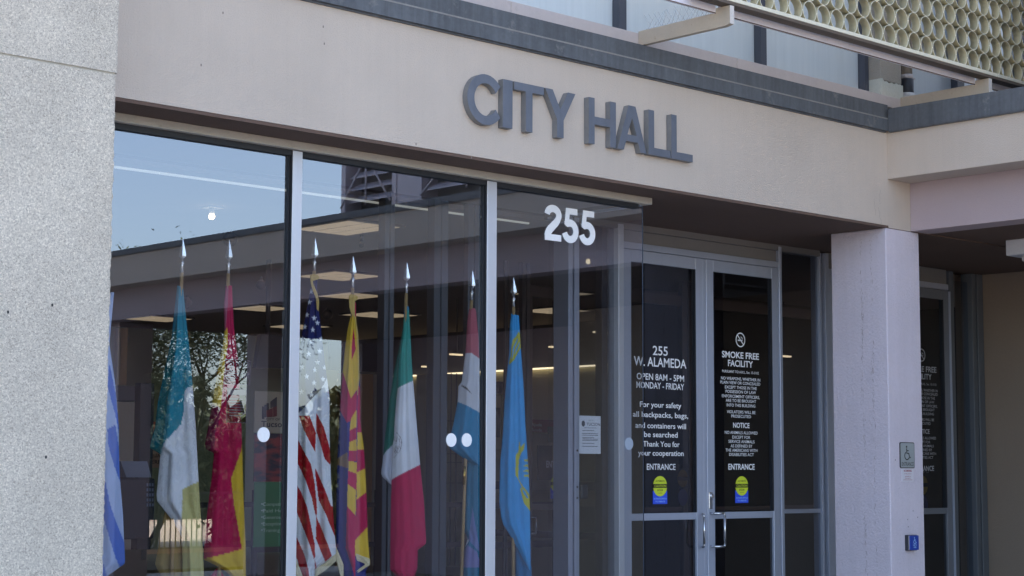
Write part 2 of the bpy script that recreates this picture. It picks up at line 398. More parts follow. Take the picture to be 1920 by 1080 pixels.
# the number 255 in bold vinyl
def poly_ribbon(bm, pts, wd, y0, y1, mi=0):
    """thick stroke along a 2-D path (x, z)"""
    n = len(pts); L_, R_ = [], []
    for i, p in enumerate(pts):
        a = Vector(pts[max(i-1, 0)]); b = Vector(pts[min(i+1, n-1)]); d = (b-a).normalized(); nn = Vector((-d.y, d.x))
        q = Vector(p); ww = wd[i] if isinstance(wd, (list, tuple)) else wd
        L_.append(q+nn*ww/2); R_.append(q-nn*ww/2)
    for i in range(n-1):
        prism(bm, [L_[i], L_[i+1], R_[i+1], R_[i]], 'y', y0, y1, mi)
def arc(cx, cz, rx, rz, a0, a1, n=16):
    return [(cx+rx*math.cos(rad(a0+(a1-a0)*i/n)), cz+rz*math.sin(rad(a0+(a1-a0)*i/n))) for i in range(n+1)]
def digit2():   # in a 0.56 x 1 cell; the thickness varies little
    c = arc(.28, .735, .195, .19, 176, -12, 16)
    q = c+[(.435, .60), (.38, .52), (.29, .425), (.20, .33), (.135, .24), (.10, .15), (.09, .10)]
    return [(q, [.172]*(len(q)-6)+[.18, .185, .19, .19, .185, .175]), ([(.01, .075), (.55, .075)], .15)]
def digit5():
    q = [(.095, .54), (.13, .555)]+arc(.275, .325, .195, .245, 118, -165, 22)
    return [([(.14, .915), (.52, .915)], .145), ([(.205, .985), (.155, .50)], .135), (q, [.09, .125]+[.168]*23)]
bm = NB(); x0 = atY(1020, 415, YG).x; x1 = atY(1115, 425, YG).x; zt = atY(1020, 384, YG).z; hh = atY(1085, 388, YG).z-atY(1085, 451, YG).z
sc = (x1-x0)/(3*.56+.04)
for k, dg_ in enumerate((digit2(), digit5(), digit5())):
    for jj, (pts, wd) in enumerate(dg_):
        poly_ribbon(bm, [(x0+(k*.58+p[0])*sc, zt-hh+p[1]*hh) for p in pts], [q_*sc*1.02 for q_ in wd] if isinstance(wd, list) else wd*sc*1.02, YG-.0065-.0004*jj, YG-.003)
obj("street_number", bm, M_WHITE, g3)
# two vinyl notices stuck inside the first pane, read from behind
def notice(u0, v0, u1, v1, head):
    a, b = atY(u0, v0, YG), atY(u1, v1, YG); y = YG+.012
    m = bpy.data.materials.get("see_through_vinyl")
    if not m:
        m = glass("see_through_vinyl", .0, (.70, .62, .62))
    bm = NB(); bx(bm, a.x, b.x, y, y+.001, b.z, a.z)
    o = obj("notice", bm, m, g1)
    bm = NB(); t = .003
    ink = mat("notice_ink", (.16, .12, .14), .6)
    for r in ((a.x, b.x, a.z-t, a.z), (a.x, b.x, b.z, b.z+t), (a.x, a.x+t, b.z, a.z), (b.x-t, b.x, b.z, a.z)): bx(bm, r[0], r[1], y-.002, y-.001, r[2], r[3])
    W, H = b.x-a.x, a.z-b.z
    if head:
        for f in (.22, .55, .82):
            poly_ribbon(bm, arc(a.x+W*f, a.z-H*.2, W*.10, W*.10, 0, 360, 18), .004, y-.002, y-.001)
            poly_ribbon(bm, [(a.x+W*f-.012, a.z-H*.2+.012), (a.x+W*f+.012, a.z-H*.2-.012)], .004, y-.002, y-.001)
        text(bm, "NO", a.x+W*.80, a.z-H*.60, W*.26, H*.26, y-.002, bold=.03, mirror=True)
        for k in range(3): bx(bm, a.x+W*.52, a.x+W*.62, y-.002, y-.001, a.z-H*(.48+.1*k), a.z-H*(.45+.1*k))
        for k in range(5): bx(bm, a.x+W*.06, a.x+W*(.42+.06*(k % 2)), y-.002, y-.001, a.z-H*(.49+.09*k), a.z-H*(.45+.09*k))
    else:
        bx(bm, a.x+W*.06, a.x+W*.94, y-.002, y-.001, a.z-H*.20, a.z-H*.04)
        for k in range(7): bx(bm, a.x+W*.12, a.x+W*(.80+.1*(k % 2)), y-.002, y-.001, a.z-H*(.33+.08*k), a.z-H*(.30+.08*k))
    obj("notice_print", bm, ink, g1)
notice(424, 673, 471, 722, True); notice(428, 727, 464, 793, False)

# --- door wall at YD
def frame_piece(name, x0, x1, z0, z1, m=M_ALU, y0=YD-.02, y1=YD+.10, bev=.003):
    return box(name, m, bld, x0, x1, y0, y1, z0, z1, bev=bev)
ZD = 3.012
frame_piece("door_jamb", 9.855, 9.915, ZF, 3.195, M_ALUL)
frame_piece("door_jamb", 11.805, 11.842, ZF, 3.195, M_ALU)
frame_piece("door_mullion", 10.842, 10.882, ZF, ZD, y0=YD-.005)
frame_piece("door_head", 9.917, 11.803, ZD+.004, ZD+.055, y0=YD-.012)
B("transom_panel", M_TRANS, 9.917, 11.803, YD+.01, YD+.06, ZD+.056, 3.160)
B("ceiling_trim", M_TRANS, 9.142, 12.375, YD-.014, YD+.058, 3.162, ZS+.001)
frame_piece("jamb", 12.388, 12.418, ZF, 3.195, M_ALU, y0=YD+.005)
B("jamb_gap", M_GASK, 12.418, 12.436, YD+.03, YD+.08, ZF, 3.19)
frame_piece("jamb", 12.437, 12.490, ZF, 3.195, M_ALU)
# left end of the wall: split bar and side light
frame_piece("split_mullion", 9.318, 9.364, ZF, 3.195, M_ALU, y1=YD+.14)
B("mullion_gap", M_GASK, 9.364, 9.382, YD+.02, YD+.14, ZF, 3.19)
frame_piece("split_mullion", 9.382, 9.432, ZF, 3.195, M_ALU, y1=YD+.14)
sl_ = pane("side_light", M_G4, bld, 9.432, 9.855, YD+.03, ZF, 3.19)
frame_piece("side_bar", 9.742, 9.80, ZF, 3.19, M_ALUD, y0=YD+.045, y1=YD+.12)
B("latch_lever", M_DARK, 9.425, 9.495, YD-.05, YD-.02, 1.125, 1.225, bev=.008)
for z in (1.475, 1.21, 1.13): obj("bolt_head", cyl(NB(), (9.407, YD-.024, z), (9.407, YD-.019, z), .008, n=10), M_GASK, bld)
pp = atY(1091, 779, YD), atY(1131, 851, YD)
bm = NB(); bx(bm, pp[0].x, pp[1].x, YD+.026, YD+.028, pp[1].z, pp[0].z)
pap = obj("paper_notice", bm, mat("white_paper", (.74, .77, .84), .8, var=.03), sl_)
bm = NB(); cx = (pp[0].x+pp[1].x)/2
text(bm, "TUCSON", cx+.035, 1.672, .145, .022, YD+.0255); text(bm, "CITY OF", cx+.01, 1.70, .05, .008, YD+.0255)
text(bm, "VISITOR NOTICE", cx, 1.645, .13, .008, YD+.0255)
ellipse(bm, cx-.072, 1.675, .018, .022, YD+.025, YD+.0258)
for k, z in enumerate((1.622, 1.600, 1.588, 1.570, 1.560, 1.550, 1.528, 1.505)):
    bx(bm, pp[0].x+.03, pp[1].x-(.03 if k % 3 else .07), YD+.025, YD+.0258, z, z+.004)
obj("paper_print", bm, mat("grey_ink", (.06, .07, .1), .7), sl_)
paneX2 = pane("side_light", M_G4, bld, 11.842, 12.388, YD+.03, ZF, 3.19)
frame_piece("side_light_bar", 11.842, 12.388, .985, 1.02, y0=YD+.02, y1=YD+.06)

def no_smoking(bm, cx, cz, r, y):
    poly_ribbon(bm, arc(cx, cz, r, r, 0, 360, 28), r*.16, y-.0008, y)
    poly_ribbon(bm, [(cx-r*.68, cz+r*.68), (cx+r*.68, cz-r*.68)], r*.16, y-.0008, y)
    bx(bm, cx-r*.62, cx+r*.30, y-.0008, y, cz-r*.18, cz+r*.02); bx(bm, cx+r*.36, cx+r*.46, y-.0008, y, cz-r*.18, cz+r*.02)
    poly_ribbon(bm, [(cx+r*.42, cz+r*.10), (cx+r*.42, cz+r*.30), (cx+r*.15, cz+r*.34), (cx+r*.12, cz+r*.5)], r*.10, y-.0008, y)
def rlines(bm, y, dx=0, dz=0):
    k = 3.0
    L = [("SMOKE FREE", 205, 198, 208, 36), ("FACILITY", 205, 245, 140, 36), ("PURSUANT TO A.R.S., Sec. 13-3102", 205, 293, 206, 14),
         ("NO WEAPONS, WHETHER IN", 206, 332, 220, 16.5), ("PLAIN VIEW OR CONCEALED", 204, 355, 224, 16.5), ("EXCEPT THOSE IN THE", 207, 381, 178, 16.5),
         ("POSSESSION OF LAW", 207, 405, 170, 16.5), ("ENFORCEMENT OFFICERS,", 207, 431, 212, 16.5), ("ARE TO BE BROUGHT", 208, 455, 170, 16.5),
         ("INTO THIS BUILDING", 208, 481, 160, 16.5), ("VIOLATORS WILL BE", 209, 518, 160, 16.5), ("PROSECUTED", 209, 542, 110, 16.5),
         ("NOTICE", 210, 592, 92, 29), ("NO ANIMALS ALLOWED", 209, 634, 184, 16.5), ("EXCEPT FOR", 210, 660, 100, 16.5), ("SERVICE ANIMALS", 211, 684, 146, 16.5),
         ("AS DEFINED BY", 211, 709, 122, 16.5), ("THE AMERICANS WITH", 211, 733, 178, 16.5), ("DISABILITIES ACT", 211, 757, 138, 16.5), ("ENTRANCE", 211, 825, 148, 33)]
    for s, cx, cy, wd, h in L:
        ptext(bm, s, 1320+cx/k, 600+cy/k, wd/k, h/k, y, bold=.020 if h > 25 else 0.004)
    c = atY(1388.3, 637.3, y); no_smoking(bm, c.x, c.z, .055, y)
    if dx: bmesh.ops.translate(bm, verts=bm.verts, vec=(dx, 0, dz))
def llines(bm, y):
    k = 3.378
    for s, cx, cy, wd, h in [("255", 331, 262, 95, 58), ("W. ALAMEDA", 330, 335, 332, 58), ("OPEN 8AM - 5PM", 332, 430, 300, 40), ("MONDAY - FRIDAY", 331, 484, 302, 40),
                             ("For your safety", 333, 605, 262, 34), ("all backpacks, bags,", 333, 668, 350, 34), ("and containers will", 334, 737, 320, 34),
                             ("be searched", 335, 793, 212, 34), ("Thank You for", 338, 853, 232, 34), ("your cooperation", 335, 910, 288, 34), ("ENTRANCE", 337, 997, 182, 38)]:
        ptext(bm, s, 1140+cx/k, 580+cy/k, wd/k, h/k, y, bold=.012)
def sticker(parent, cx, y, z0=1.078, mirror=False):
    bm = NB()
    bx(bm, cx-.082, cx+.082, y-.0008, y, z0, z0+.10, mi=1)
    ellipse(bm, cx, z0+.135, .080, .078, y-.0020, y-.0010, mi=0)
    bx(bm, cx-.082, cx+.082, y-.0030, y-.0022, z0+.122, z0+.152, mi=2)
    text(bm, "AUTOMATIC", cx, z0+.175, .105, .013, y-.0026, mi=2); text(bm, "CAUTION", cx, z0+.137, .135, .018, y-.0034, mi=0)
    text(bm, "DOOR", cx, z0+.105, .065, .014, y-.0026, mi=2); text(bm, "STAND CLEAR", cx, z0+.083, .045, .006, y-.0026, mi=2)
    text(bm, "ACTIVATE SWITCH", cx, z0+.040, .145, .012, y-.0016, mi=3); text(bm, "TO OPERATE", cx, z0+.018, .11, .012, y-.0016, mi=3)
    return obj("caution_sticker", bm, [M_YEL, M_BLUE, M_BLACK, mat("pale_blue_ink", (.35, .6, .95), .5)], parent)
def door(x0, x1, hand, glassm=M_G2, z1=ZD, fm=M_ALU):
    """aluminium door leaf with two glass lights and a middle rail; hand = side of its pull"""
    y0, y1 = YD-.010, YD+.035; wl = .088; zr0, zr1 = .955, 1.008
    bm = NB()
    bx(bm, x0, x0+wl, y0, y1, ZF+.01, z1, .003); bx(bm, x1-wl, x1, y0, y1, ZF+.01, z1, .003)
    bx(bm, x0+wl, x1-wl, y0+.0008, y1, z1-.092, z1-.0005, .002); bx(bm, x0+wl, x1-wl, y0+.0008, y1, ZF+.01, .14, .002)
    d = obj("door", bm, fm, bld)
    pane("door_glass", glassm, d, x0+wl, x1-wl, YD+.012, zr1, z1-.092)
    pane("door_glass", glassm, d, x0+wl, x1-wl, YD+.012, .14, zr0)
    bm = NB(); bx(bm, x0+wl, x1-wl, y0+.006, y1-.005, zr0, zr1, .002)
    obj("middle_rail", bm, fm, d)
    bm = NB()
    for s in (x0+wl, x1-wl):     # inner glazing beads
        bx(bm, s-.004 if s > (x0+x1)/2 else s, s if s > (x0+x1)/2 else s+.004, y0-.002, y0+.02, 1.01, z1-.094)
    obj("glazing_bead", bm, M_GASK, d)
    if hand:
        hx = x1-.022 if hand > 0 else x0+.030; bm = NB()
        if hand > 0: path = [(hx+.0, y0), (hx-.05, y0-.05), (hx-.058, y0-.065), (hx-.058, y0-.065), (hx-.05, y0-.05), (hx, y0)]; zz = [.995, .995, .975, .765, .742, .742]
        else: path = [(hx, y0), (hx, y0-.06), (hx+.075, y0-.075), (hx+.085, y0-.075), (hx+.085, y0-.075), (hx+.075, y0-.075), (hx, y0-.06), (hx, y0)]; zz = [1.0, 1.0, 1.0, .985, .757, .742, .742, .742]
        P = [(a, b, c) for (a, b), c in zip(path, zz)]
        for a, b in zip(P, P[1:]):
            cyl(bm, a, b, .0095, n=12); bmesh.ops.create_icosphere(bm, subdivisions=1, radius=.0096, matrix=Matrix.Translation(b))
        obj("pull_handle", bm, M_STEEL, d, smooth=True)
    return d
dl = door(9.917, 10.840, 1)
dr = door(10.884, 11.802, -1)
box("lock_plate", M_STEEL, dr, 10.893, 10.935, YD-.018, YD-.010, 1.035, 1.165, bev=.003)
bm = NB(); cyl(bm, (10.918, YD-.034, 1.135), (10.918, YD-.016, 1.135), .017, n=20); obj("lock_cylinder", bm, M_CHROME, dr)
bm = NB(); llines(bm, YD+.010); obj("door_lettering", bm, M_WHITE, dl)
bm = NB(); rlines(bm, YD+.010); obj("door_lettering", bm, M_WHITE, dr)
sticker(dl, 10.343, YD+.009); sticker(dr, 11.325, YD+.009)
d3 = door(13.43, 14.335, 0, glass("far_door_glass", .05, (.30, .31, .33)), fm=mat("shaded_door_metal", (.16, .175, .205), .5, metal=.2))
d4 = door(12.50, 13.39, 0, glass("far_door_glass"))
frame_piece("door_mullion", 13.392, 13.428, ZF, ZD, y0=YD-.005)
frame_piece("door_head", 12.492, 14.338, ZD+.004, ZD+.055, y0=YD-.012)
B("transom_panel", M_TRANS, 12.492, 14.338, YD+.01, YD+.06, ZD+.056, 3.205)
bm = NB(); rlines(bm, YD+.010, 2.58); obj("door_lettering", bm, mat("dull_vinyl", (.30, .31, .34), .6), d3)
bm = NB()
text(bm, "EXIT", 13.93, 1.352, .15, .05, YD+.020, mirror=True, mi=3, bold=.02)
ellipse(bm, 13.905, 1.215, .075, .085, YD+.017, YD+.020, mi=0); bx(bm, 13.835, 13.975, YD+.015, YD+.0165, 1.20, 1.235, mi=2)
ellipse(bm, 13.905, 1.045, .07, .08, YD+.017, YD+.020, mi=1)
obj("caution_sticker", bm, [M_YELO, mat("dull_blue", (.01, .04, .25), .5), M_BLACK, mat("dull_vinyl", (.2, .2, .2))], d3)
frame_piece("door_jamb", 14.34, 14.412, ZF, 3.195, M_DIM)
B("hinge_strip", M_ALU, 14.330, 14.340, YD-.03, YD-.012, ZF, 3.0)  # narrow aluminium strip along the hinge edge
pane("side_light", M_G4, bld, 14.412, 14.72, YD+.03, ZF, 3.12)
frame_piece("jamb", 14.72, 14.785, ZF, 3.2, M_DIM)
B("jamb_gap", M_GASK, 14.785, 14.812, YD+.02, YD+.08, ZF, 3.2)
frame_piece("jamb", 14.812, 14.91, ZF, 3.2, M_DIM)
# beige side wall coming forward, and the canopy wing over it
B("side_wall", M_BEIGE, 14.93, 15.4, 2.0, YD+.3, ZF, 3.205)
B("wing_fascia", M_STUC, 11.6, 16.6, -4.0, YF, 3.595, 3.962)
bm = NB(); prism(bm, [(YF-.037, 3.964), (YF-.037, 4.14), (6.3, 4.13), (5.0, 4.035), (-4.03, 4.02), (-4.03, 3.964)], 'x', 11.565, 16.6)
bx(bm, 11.57, 12.1, -4.0, YF-.038, 3.955, 3.964)
obj("wing_flashing", bm, M_FLASH, bld)
B("wing_beam", M_STUC2, 11.90, 12.15, -4.0, YF-.001, 3.215, 3.594)
B("wing_soffit", M_SOFF, 12.15, 16.6, -4.0, YF, 3.22, 3.594)
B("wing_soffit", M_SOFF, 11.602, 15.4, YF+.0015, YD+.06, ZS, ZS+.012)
B("beam_over_column", M_STUC, 11.602, 11.902, YF+.001, YF+.2, ZS+.003, 3.594)
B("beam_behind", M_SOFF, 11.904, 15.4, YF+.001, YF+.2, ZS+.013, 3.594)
# small crack lines on the stucco
def crack(p, seed, n=9, step=.02, down=True):
    r = random.Random(seed); q = [p]
    for _ in range(n): q.append((q[-1][0]+r.uniform(-.012, .014), q[-1][1]+(-step if down else step)*r.uniform(.4, 1)))
    return q
bm = NB()
for p, s in (((11.42, 3.42), 1), ((11.47, 3.36), 5), ((11.50, 3.50), 9)): obj("hairline_crack", (lambda b_: (poly_ribbon(b_, crack(p, s), .0013, YF-.0006, YF+.001), b_)[1])(NB()), mat("crack_grey", (.27, .23, .21), .9), bld)
for u, v in ((418, 24), (377, 122), (606, 50), (608, 82), (884, 295), (780, 270)):
    p = atY(u, v, YF); obj("wall_speck", ellipse(NB(), p.x, p.z, .004, .008, YF-.0008, YF+.001, n=8), mat("speck_grey", (.20, .17, .16), .9), bld)

# --- painted column
col = thing("square_column", "lavender painted square column under the fascia beside the glass doors", "column", (11.8, 8.25, ZF))
bm = NB(); bx(bm, 11.56, 12.01, YF, YF+.52, ZF, ZS, .006)
obj("shaft", bm, M_COLM, col)
bm = NB(); r = random.Random(4)
for y0, n, zc in ((8.135, 330, 0), (8.235, 420, 1)):
    for k in range(n):
        z = r.uniform(.35, 3.15); dens = .5+.5*math.sin(z*2.1+zc*2.4)*math.sin(z*5.3+zc)
        if r.random() > dens**1.5+.05: continue
        y = y0+r.gauss(0, .006)+.006*math.sin(z*7); h_ = r.uniform(.003, .022); w2 = r.uniform(.0006, .0022)
        vs = [bm.verts.new((11.5594, y+a, z+b)) for a, b in ((-w2, 0), (-w2*.3, -h_), (w2, -h_*.4), (w2*.4, h_*.7))]; bm.faces.new(vs)
obj("drip_stain", bm, mat("old_drip", (.30, .25, .27), .9, var=.2), col)
for x, z in ((11.79, .91), (11.785, .965), (11.80, .845), (11.92, .98), (11.86, 1.03), (11.635, 1.42)): obj("bolt_hole", ellipse(NB(), x, z, .004, .005, YF-.0008, YF+.001, n=8), M_GASK, col)
# --- signs on the column
def rr_plate(bm, x0, x1, z0, z1, y0, y1, r=.015, mi=0):
    pts = []
    for cx, cz, a in ((x1-r, z1-r, 0), (x0+r, z1-r, 90), (x0+r, z0+r, 180), (x1-r, z0+r, 270)): pts += arc(cx, cz, r, r, a, a+90, 4)
    prism(bm, pts, 'y', y0, y1, mi)
def wheelchair(bm, cx, cz, h, y, mi):
    q = lambda pts: [(cx+a*h, cz+b*h) for a, b in pts]
    ellipse(bm, cx-.06*h, cz+.44*h, .075*h, .075*h, y-.0008, y, 14, mi)
    poly_ribbon(bm, q([(-.06, .33), (-.04, .0), (.18, .0), (.28, -.30), (.40, -.26)]), .085*h, y-.0008, y, mi)
    poly_ribbon(bm, q([(-.05, .18), (.18, .18)]), .06*h, y-.0008, y, mi)
    poly_ribbon(bm, [(cx+a*h, cz+b*h) for a, b in arc(-.03, -.16, .26, .26, 120, 330, 16)], .07*h, y-.0008, y, mi)
a, b = atY(1686, 829, YF), atY(1714, 878, YF)
sg = thing("entrance_sign", "grey green accessible ENTRANCE plate with wheelchair symbol on the column", "sign", (a.x, YF-.004, b.z))
bm = NB(); rr_plate(bm, a.x, b.x, b.z, a.z, YF-.006, YF); obj("border", bm, M_BLACK, sg)
bm = NB(); rr_plate(bm, a.x+.006, b.x-.006, b.z+.006, a.z-.006, YF-.0075, YF-.0062, .011); obj("plate", bm, mat("sage_plate", (.31, .34, .35), .5), sg)
bm = NB(); cxx = (a.x+b.x)/2; wheelchair(bm, cxx-.005, a.z-.085, .115, YF-.008, 0); text(bm, "ENTRANCE", cxx, b.z+.032, (b.x-a.x)*.82, .030, YF-.0082, bold=.004)
obj("lettering", bm, M_BLACK, sg)
a, b = atY(1690.5, 878.6, YF), atY(1712.5, 903, YF)
sg = thing("smoking_notice", "small white NO SMOKING notice below the wheelchair plate on the column", "sign", (a.x, YF, b.z))
bm = NB(); bx(bm, a.x, b.x, YF-.003, YF, b.z, a.z); obj("plate", bm, mat("notice_white", (.62, .60, .66), .5), sg)
bm = NB(); cxx = (a.x+b.x)/2; text(bm, "NO SMOKING", cxx, a.z-.016, .105, .015, YF-.0035, bold=.03)
for k, t_ in enumerate(("WITHIN 20 FEET OF", "ENTRANCES OR", "OPEN WINDOWS")): text(bm, t_, cxx, a.z-.04-.014*k-(.006 if k else 0), .095-.02*(k > 0), .006, YF-.0035)
bx(bm, a.x+.015, b.x-.015, YF-.0035, YF-.003, b.z+.012, b.z+.0145)
obj("lettering", bm, mat("notice_red", (.30, .02, .05), .6), sg)
a, b = atY(1705, 1004, 7.96), atY(1721.5, 1031, 7.96)
sg = thing("door_push_button", "blue wheelchair push button in a black box on the column", "push button", (a.x, YF, b.z))
bm = NB(); bx(bm, a.x-.004, b.x-.002, 7.966, 8.0, b.z-.004, a.z+.003, .003); obj("box", bm, M_DARK, sg)
bm = NB(); bx(bm, a.x-.001, b.x-.004, 7.960, 7.966, b.z, a.z); obj("rim", bm, M_STEEL, sg)
bm = NB(); rr_plate(bm, a.x+.002, b.x-.004, b.z+.001, a.z-.001, 7.950, 7.960, .006); obj("button", bm, mat("button_blue", (.01, .05, .32), .35), sg)
bm = NB(); cxx = (a.x+b.x)/2; wheelchair(bm, cxx, a.z-.042, .055, 7.950, 0); text(bm, "PUSH TO", cxx, b.z+.038, .05, .009, 7.9495); text(bm, "OPEN", cxx, b.z+.022, .035, .009, 7.9495)
obj("lettering", bm, mat("pale_blue_ink"  , (.35, .6, .95), .5), sg)
# --- soffit lamp at the right
p = atZ(1885, 450, 3.22)
lamp = thing("soffit_lamp", "pale box lamp mounted under the dark soffit at the right", "lamp", (p.x, p.y, 3.22))
bm = NB(); bx(bm, p.x, p.x+.9, p.y-.75, p.y, 3.09, 3.219, .006); obj("housing", bm, mat("lamp_housing", (.62, .64, .70), .5, var=.03), lamp)
bm = NB(); bx(bm, p.x+.09, p.x+.8, p.y-.66, p.y-.09, 3.045, 3.09, .006); obj("diffuser", bm, mat("lamp_lens", (.42, .42, .44), .4), lamp)

# ================================================================= LETTERS ON THE FASCIA
cs = thing("city_hall_lettering", "raised blue grey metal letters reading CITY HALL on the stucco fascia", "sign", (8.2, YF, 3.43))
LZ0, LZ1 = 3.432, 3.735; LH = LZ1-LZ0
def letter(ch, u0, u1):
    x0 = atY(u0, 220, 7.955).x; x1 = atY(u1, 220, 7.955).x; wd = x1-x0; s = .052
    y0, y1 = 7.955, 7.9985; bm = NB()
    P = lambda a, b: (x0+a, LZ0+b)
    def rect(a, b, c, d): prism(bm, [P(a, c), P(b, c), P(b, d), P(a, d)], 'y', y0, y1)
    if ch == 'I': rect(0, wd, 0, LH)
    elif ch == 'T': rect(0, wd, LH-.050, LH); rect(wd/2-.029, wd/2+.029, 0, LH-.050)
    elif ch == 'L': rect(0, .056, 0, LH); rect(.056, wd, 0, .050)
    elif ch == 'H': rect(0, .055, 0, LH); rect(wd-.055, wd, 0, LH); rect(.055, wd-.055, LH*.43, LH*.60)
    elif ch == 'Y':
        prism(bm, [P(0, LH), P(.068, LH), P(wd/2, LH*.60), P(wd-.068, LH), P(wd, LH), P(wd/2+.030, LH*.38), P(wd/2+.030, 0), P(wd/2-.030, 0), P(wd/2-.030, LH*.38)], 'y', y0, y1)
    elif ch == 'A':
        c = wd/2
        prism(bm, [P(0, 0), P(.060, 0), P(.060+.022, .062), P(c-.035, LH*.44), P(c, LH*.74), P(c, LH), P(c-.034, LH)], 'y', y0, y1)
        prism(bm, [P(wd-.060, 0), P(wd, 0), P(c+.034, LH), P(c, LH), P(c, LH*.74), P(c+.035, LH*.44), P(wd-.082, .062)], 'y', y0, y1)
        prism(bm, [P(.082, .062), P(wd-.082, .062), P(wd-.095, .062+.045), P(.095, .062+.045)], 'y', y0+.0004, y1)
    elif ch == 'C':
        cx, cz = wd*.55, LH/2; ro, ri = (wd*.55, LH/2+.006), (wd*.55-.058, LH/2-.050); n = 30; outer, inner = [], []
        for i in range(n+1):
            a = rad(38+(322-38)*i/n); outer.append(P(cx+ro[0]*math.cos(a), cz+ro[1]*math.sin(a)))
            a = rad(30+(330-30)*i/n); inner.append(P(cx+ri[0]*math.cos(a), cz+ri[1]*math.sin(a)))
        for i in range(n): prism(bm, [outer[i], outer[i+1], inner[i+1], inner[i]], 'y', y0, y1)
        bmesh.ops.remove_doubles(bm, verts=bm.verts, dist=.0003)
    bmesh.ops.recalc_face_normals(bm, faces=bm.faces)
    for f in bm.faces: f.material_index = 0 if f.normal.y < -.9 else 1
    o = obj("letter", bm, [M_LET, mat("pale_letter_side", (.19, .19, .195), .6, var=.2, scale=14)], cs)  # letter sides get a lighter tone than the fronts
for ch, u0, u1 in (('C', 876, 939), ('I', 943, 961), ('T', 964, 1020), ('Y', 1022, 1079), ('H', 1104, 1155), ('A', 1158, 1212), ('L', 1216, 1257), ('L', 1258.5, 1298.5)): letter(ch, u0, u1)

# ================================================================= LEFT PIER
pier = thing("aggregate_pier", "pale exposed aggregate concrete pier in the left foreground with a joint", "pier", (3.6, 7.9, ZF))
def rough_slab(z0, z1, x1, y0, seed):
    bm = NB(); r = random.Random(seed); n = max(2, int((z1-z0)/.02)); x0 = 2.4
    zz = [z0+(z1-z0)*i/n for i in range(n+1)]
    ed = [(x1-.006+r.uniform(-.0035, .003), y0+.004+r.uniform(-.002, .002)) for _ in zz]
    rows = []
    for z, (ex, ey) in zip(zz, ed):
        rows.append([bm.verts.new(p) for p in ((x0, y0, z), (ex-.012, y0, z), (ex, ey, z), (ex+.004, ey+.012, z), (ex+.003, 8.32, z), (x0, 8.32, z))])
    for a, b in zip(rows, rows[1:]):
        for i in range(6): j = (i+1) % 6; bm.faces.new((a[i], a[j], b[j], b[i]))
    bm.faces.new(rows[0][::-1]); bm.faces.new(rows[-1]); bmesh.ops.recalc_face_normals(bm, faces=bm.faces)
    return bm
PY = 7.6; px = atY(213.2, 400, PY).x; jz = atY(110, 121, PY).z
obj("lower_panel", rough_slab(ZF, jz-.002, px, PY, 1), M_PEB, pier)
obj("upper_panel", rough_slab(jz+.008, 7, px+.003, PY-.004, 2), M_PEB, pier)
bm = NB(); bx(bm, 2.4, px-.012, PY+.003, 8.3, jz-.006, jz+.014); obj("joint", bm, mat("joint_mortar", (.42, .39, .33), .9, var=.2, scale=12), pier)
for u, v in ((98, 572), (86, 857), (15, 585)): p = atY(u, v, PY); obj("bug_hole", ellipse(NB(), p.x, p.z, .006, .008, PY-.001, PY+.002, n=8), M_GASK, pier)

# ================================================================= SCREEN, BRACKETS, CHANNEL, PIPE
YS = 7.25
scr = thing("ring_sunscreen", "champagne metal screen of stacked rings above the entrance at upper right", "screen", (11, YS, 4.34))
bm = NB(); bx(bm, 8.50, 11.98, YS-.005, YS+.085, 4.343, 4.369, .002); bx(bm, 11.983, 14.2, YS-.005, YS+.085, 4.343, 4.369, .002)
obj("bottom_rail", bm, [M_RINGE], scr)
bm = NB(); bx(bm, 8.5, 14.2, YS-.003, YS+.083, 4.322, 4.3425); obj("rail_shade_lip", bm, mat("shaded_rail_brown", (.12, .09, .07), .6), scr)  # brown slab paints the shade under the rail
PX, PZ, RX0, RZ0, RR, RD = .1553, .1480, 8.565, 4.430, .0738, .066
def ring_mesh():
    bm = NB(); n = 36; t = .0036
    def circ(r, y): return [bm.verts.new((r*math.cos(2*math.pi*i/n), y, r*math.sin(2*math.pi*i/n))) for i in range(n)]
    of, of2, ob, ib, if_, = circ(RR, 0), circ(RR, .0025), circ(RR, RD), circ(RR-t, RD), circ(RR-t, 0)
    if2 = circ(RR-t, .0025)
    for i in range(n):
        j = (i+1) % n
        for a, b, mi in ((of, of2, 1), (of2, ob, 0), (ob, ib, 1), (ib, if2, 0), (if2, if_, 1), (if_, of, 1)):
            f = bm.faces.new((a[i], a[j], b[j], b[i])); f.material_index = mi; f.smooth = mi == 0
    for sx in (-1, 1):    # small weld tabs to the neighbours
        bx(bm, sx*(RR-.001), sx*(PX/2), -.001, .03, -.004, .004, mi=1)
    bx(bm, -.003, .003, -.001, .03, RR-.001, PZ-RR+.001, mi=1)
    bmesh.ops.recalc_face_normals(bm, faces=bm.faces)
    me = bpy.data.meshes.new("ring"); bm.to_mesh(me); bm.free(); me.materials.append(M_RING); me.materials.append(M_RINGE)
    return me
rm = ring_mesh(); cand = []
Cc = Vector((0, 0, CZ))
for i in range(36):
    for j in range(9):
        c = Vector((RX0+i*PX, YS+.01, RZ0+j*PZ)); d = c-Cc; ww = d.dot(Fv)
        u, v = 960+FPX*d.dot(Rv)/ww, 540-FPX*d.dot(Uv)/ww
        inview = (-25 < v) and u < 1950
        cand.append((0 if inview else 1, d.length, c))
cand.sort(key=lambda q: (q[0], q[1]))
rest = bmesh.new()
for k, (iv, dist, c) in enumerate(cand):
    if k < 100:
        o = bpy.data.objects.new("ring", rm); COL.objects.link(o); o.parent = scr; o.location = c-scr.location
    else:
        n0 = len(rest.verts); rest.from_mesh(rm); rest.verts.ensure_lookup_table()
        bmesh.ops.translate(rest, verts=rest.verts[n0:], vec=c)
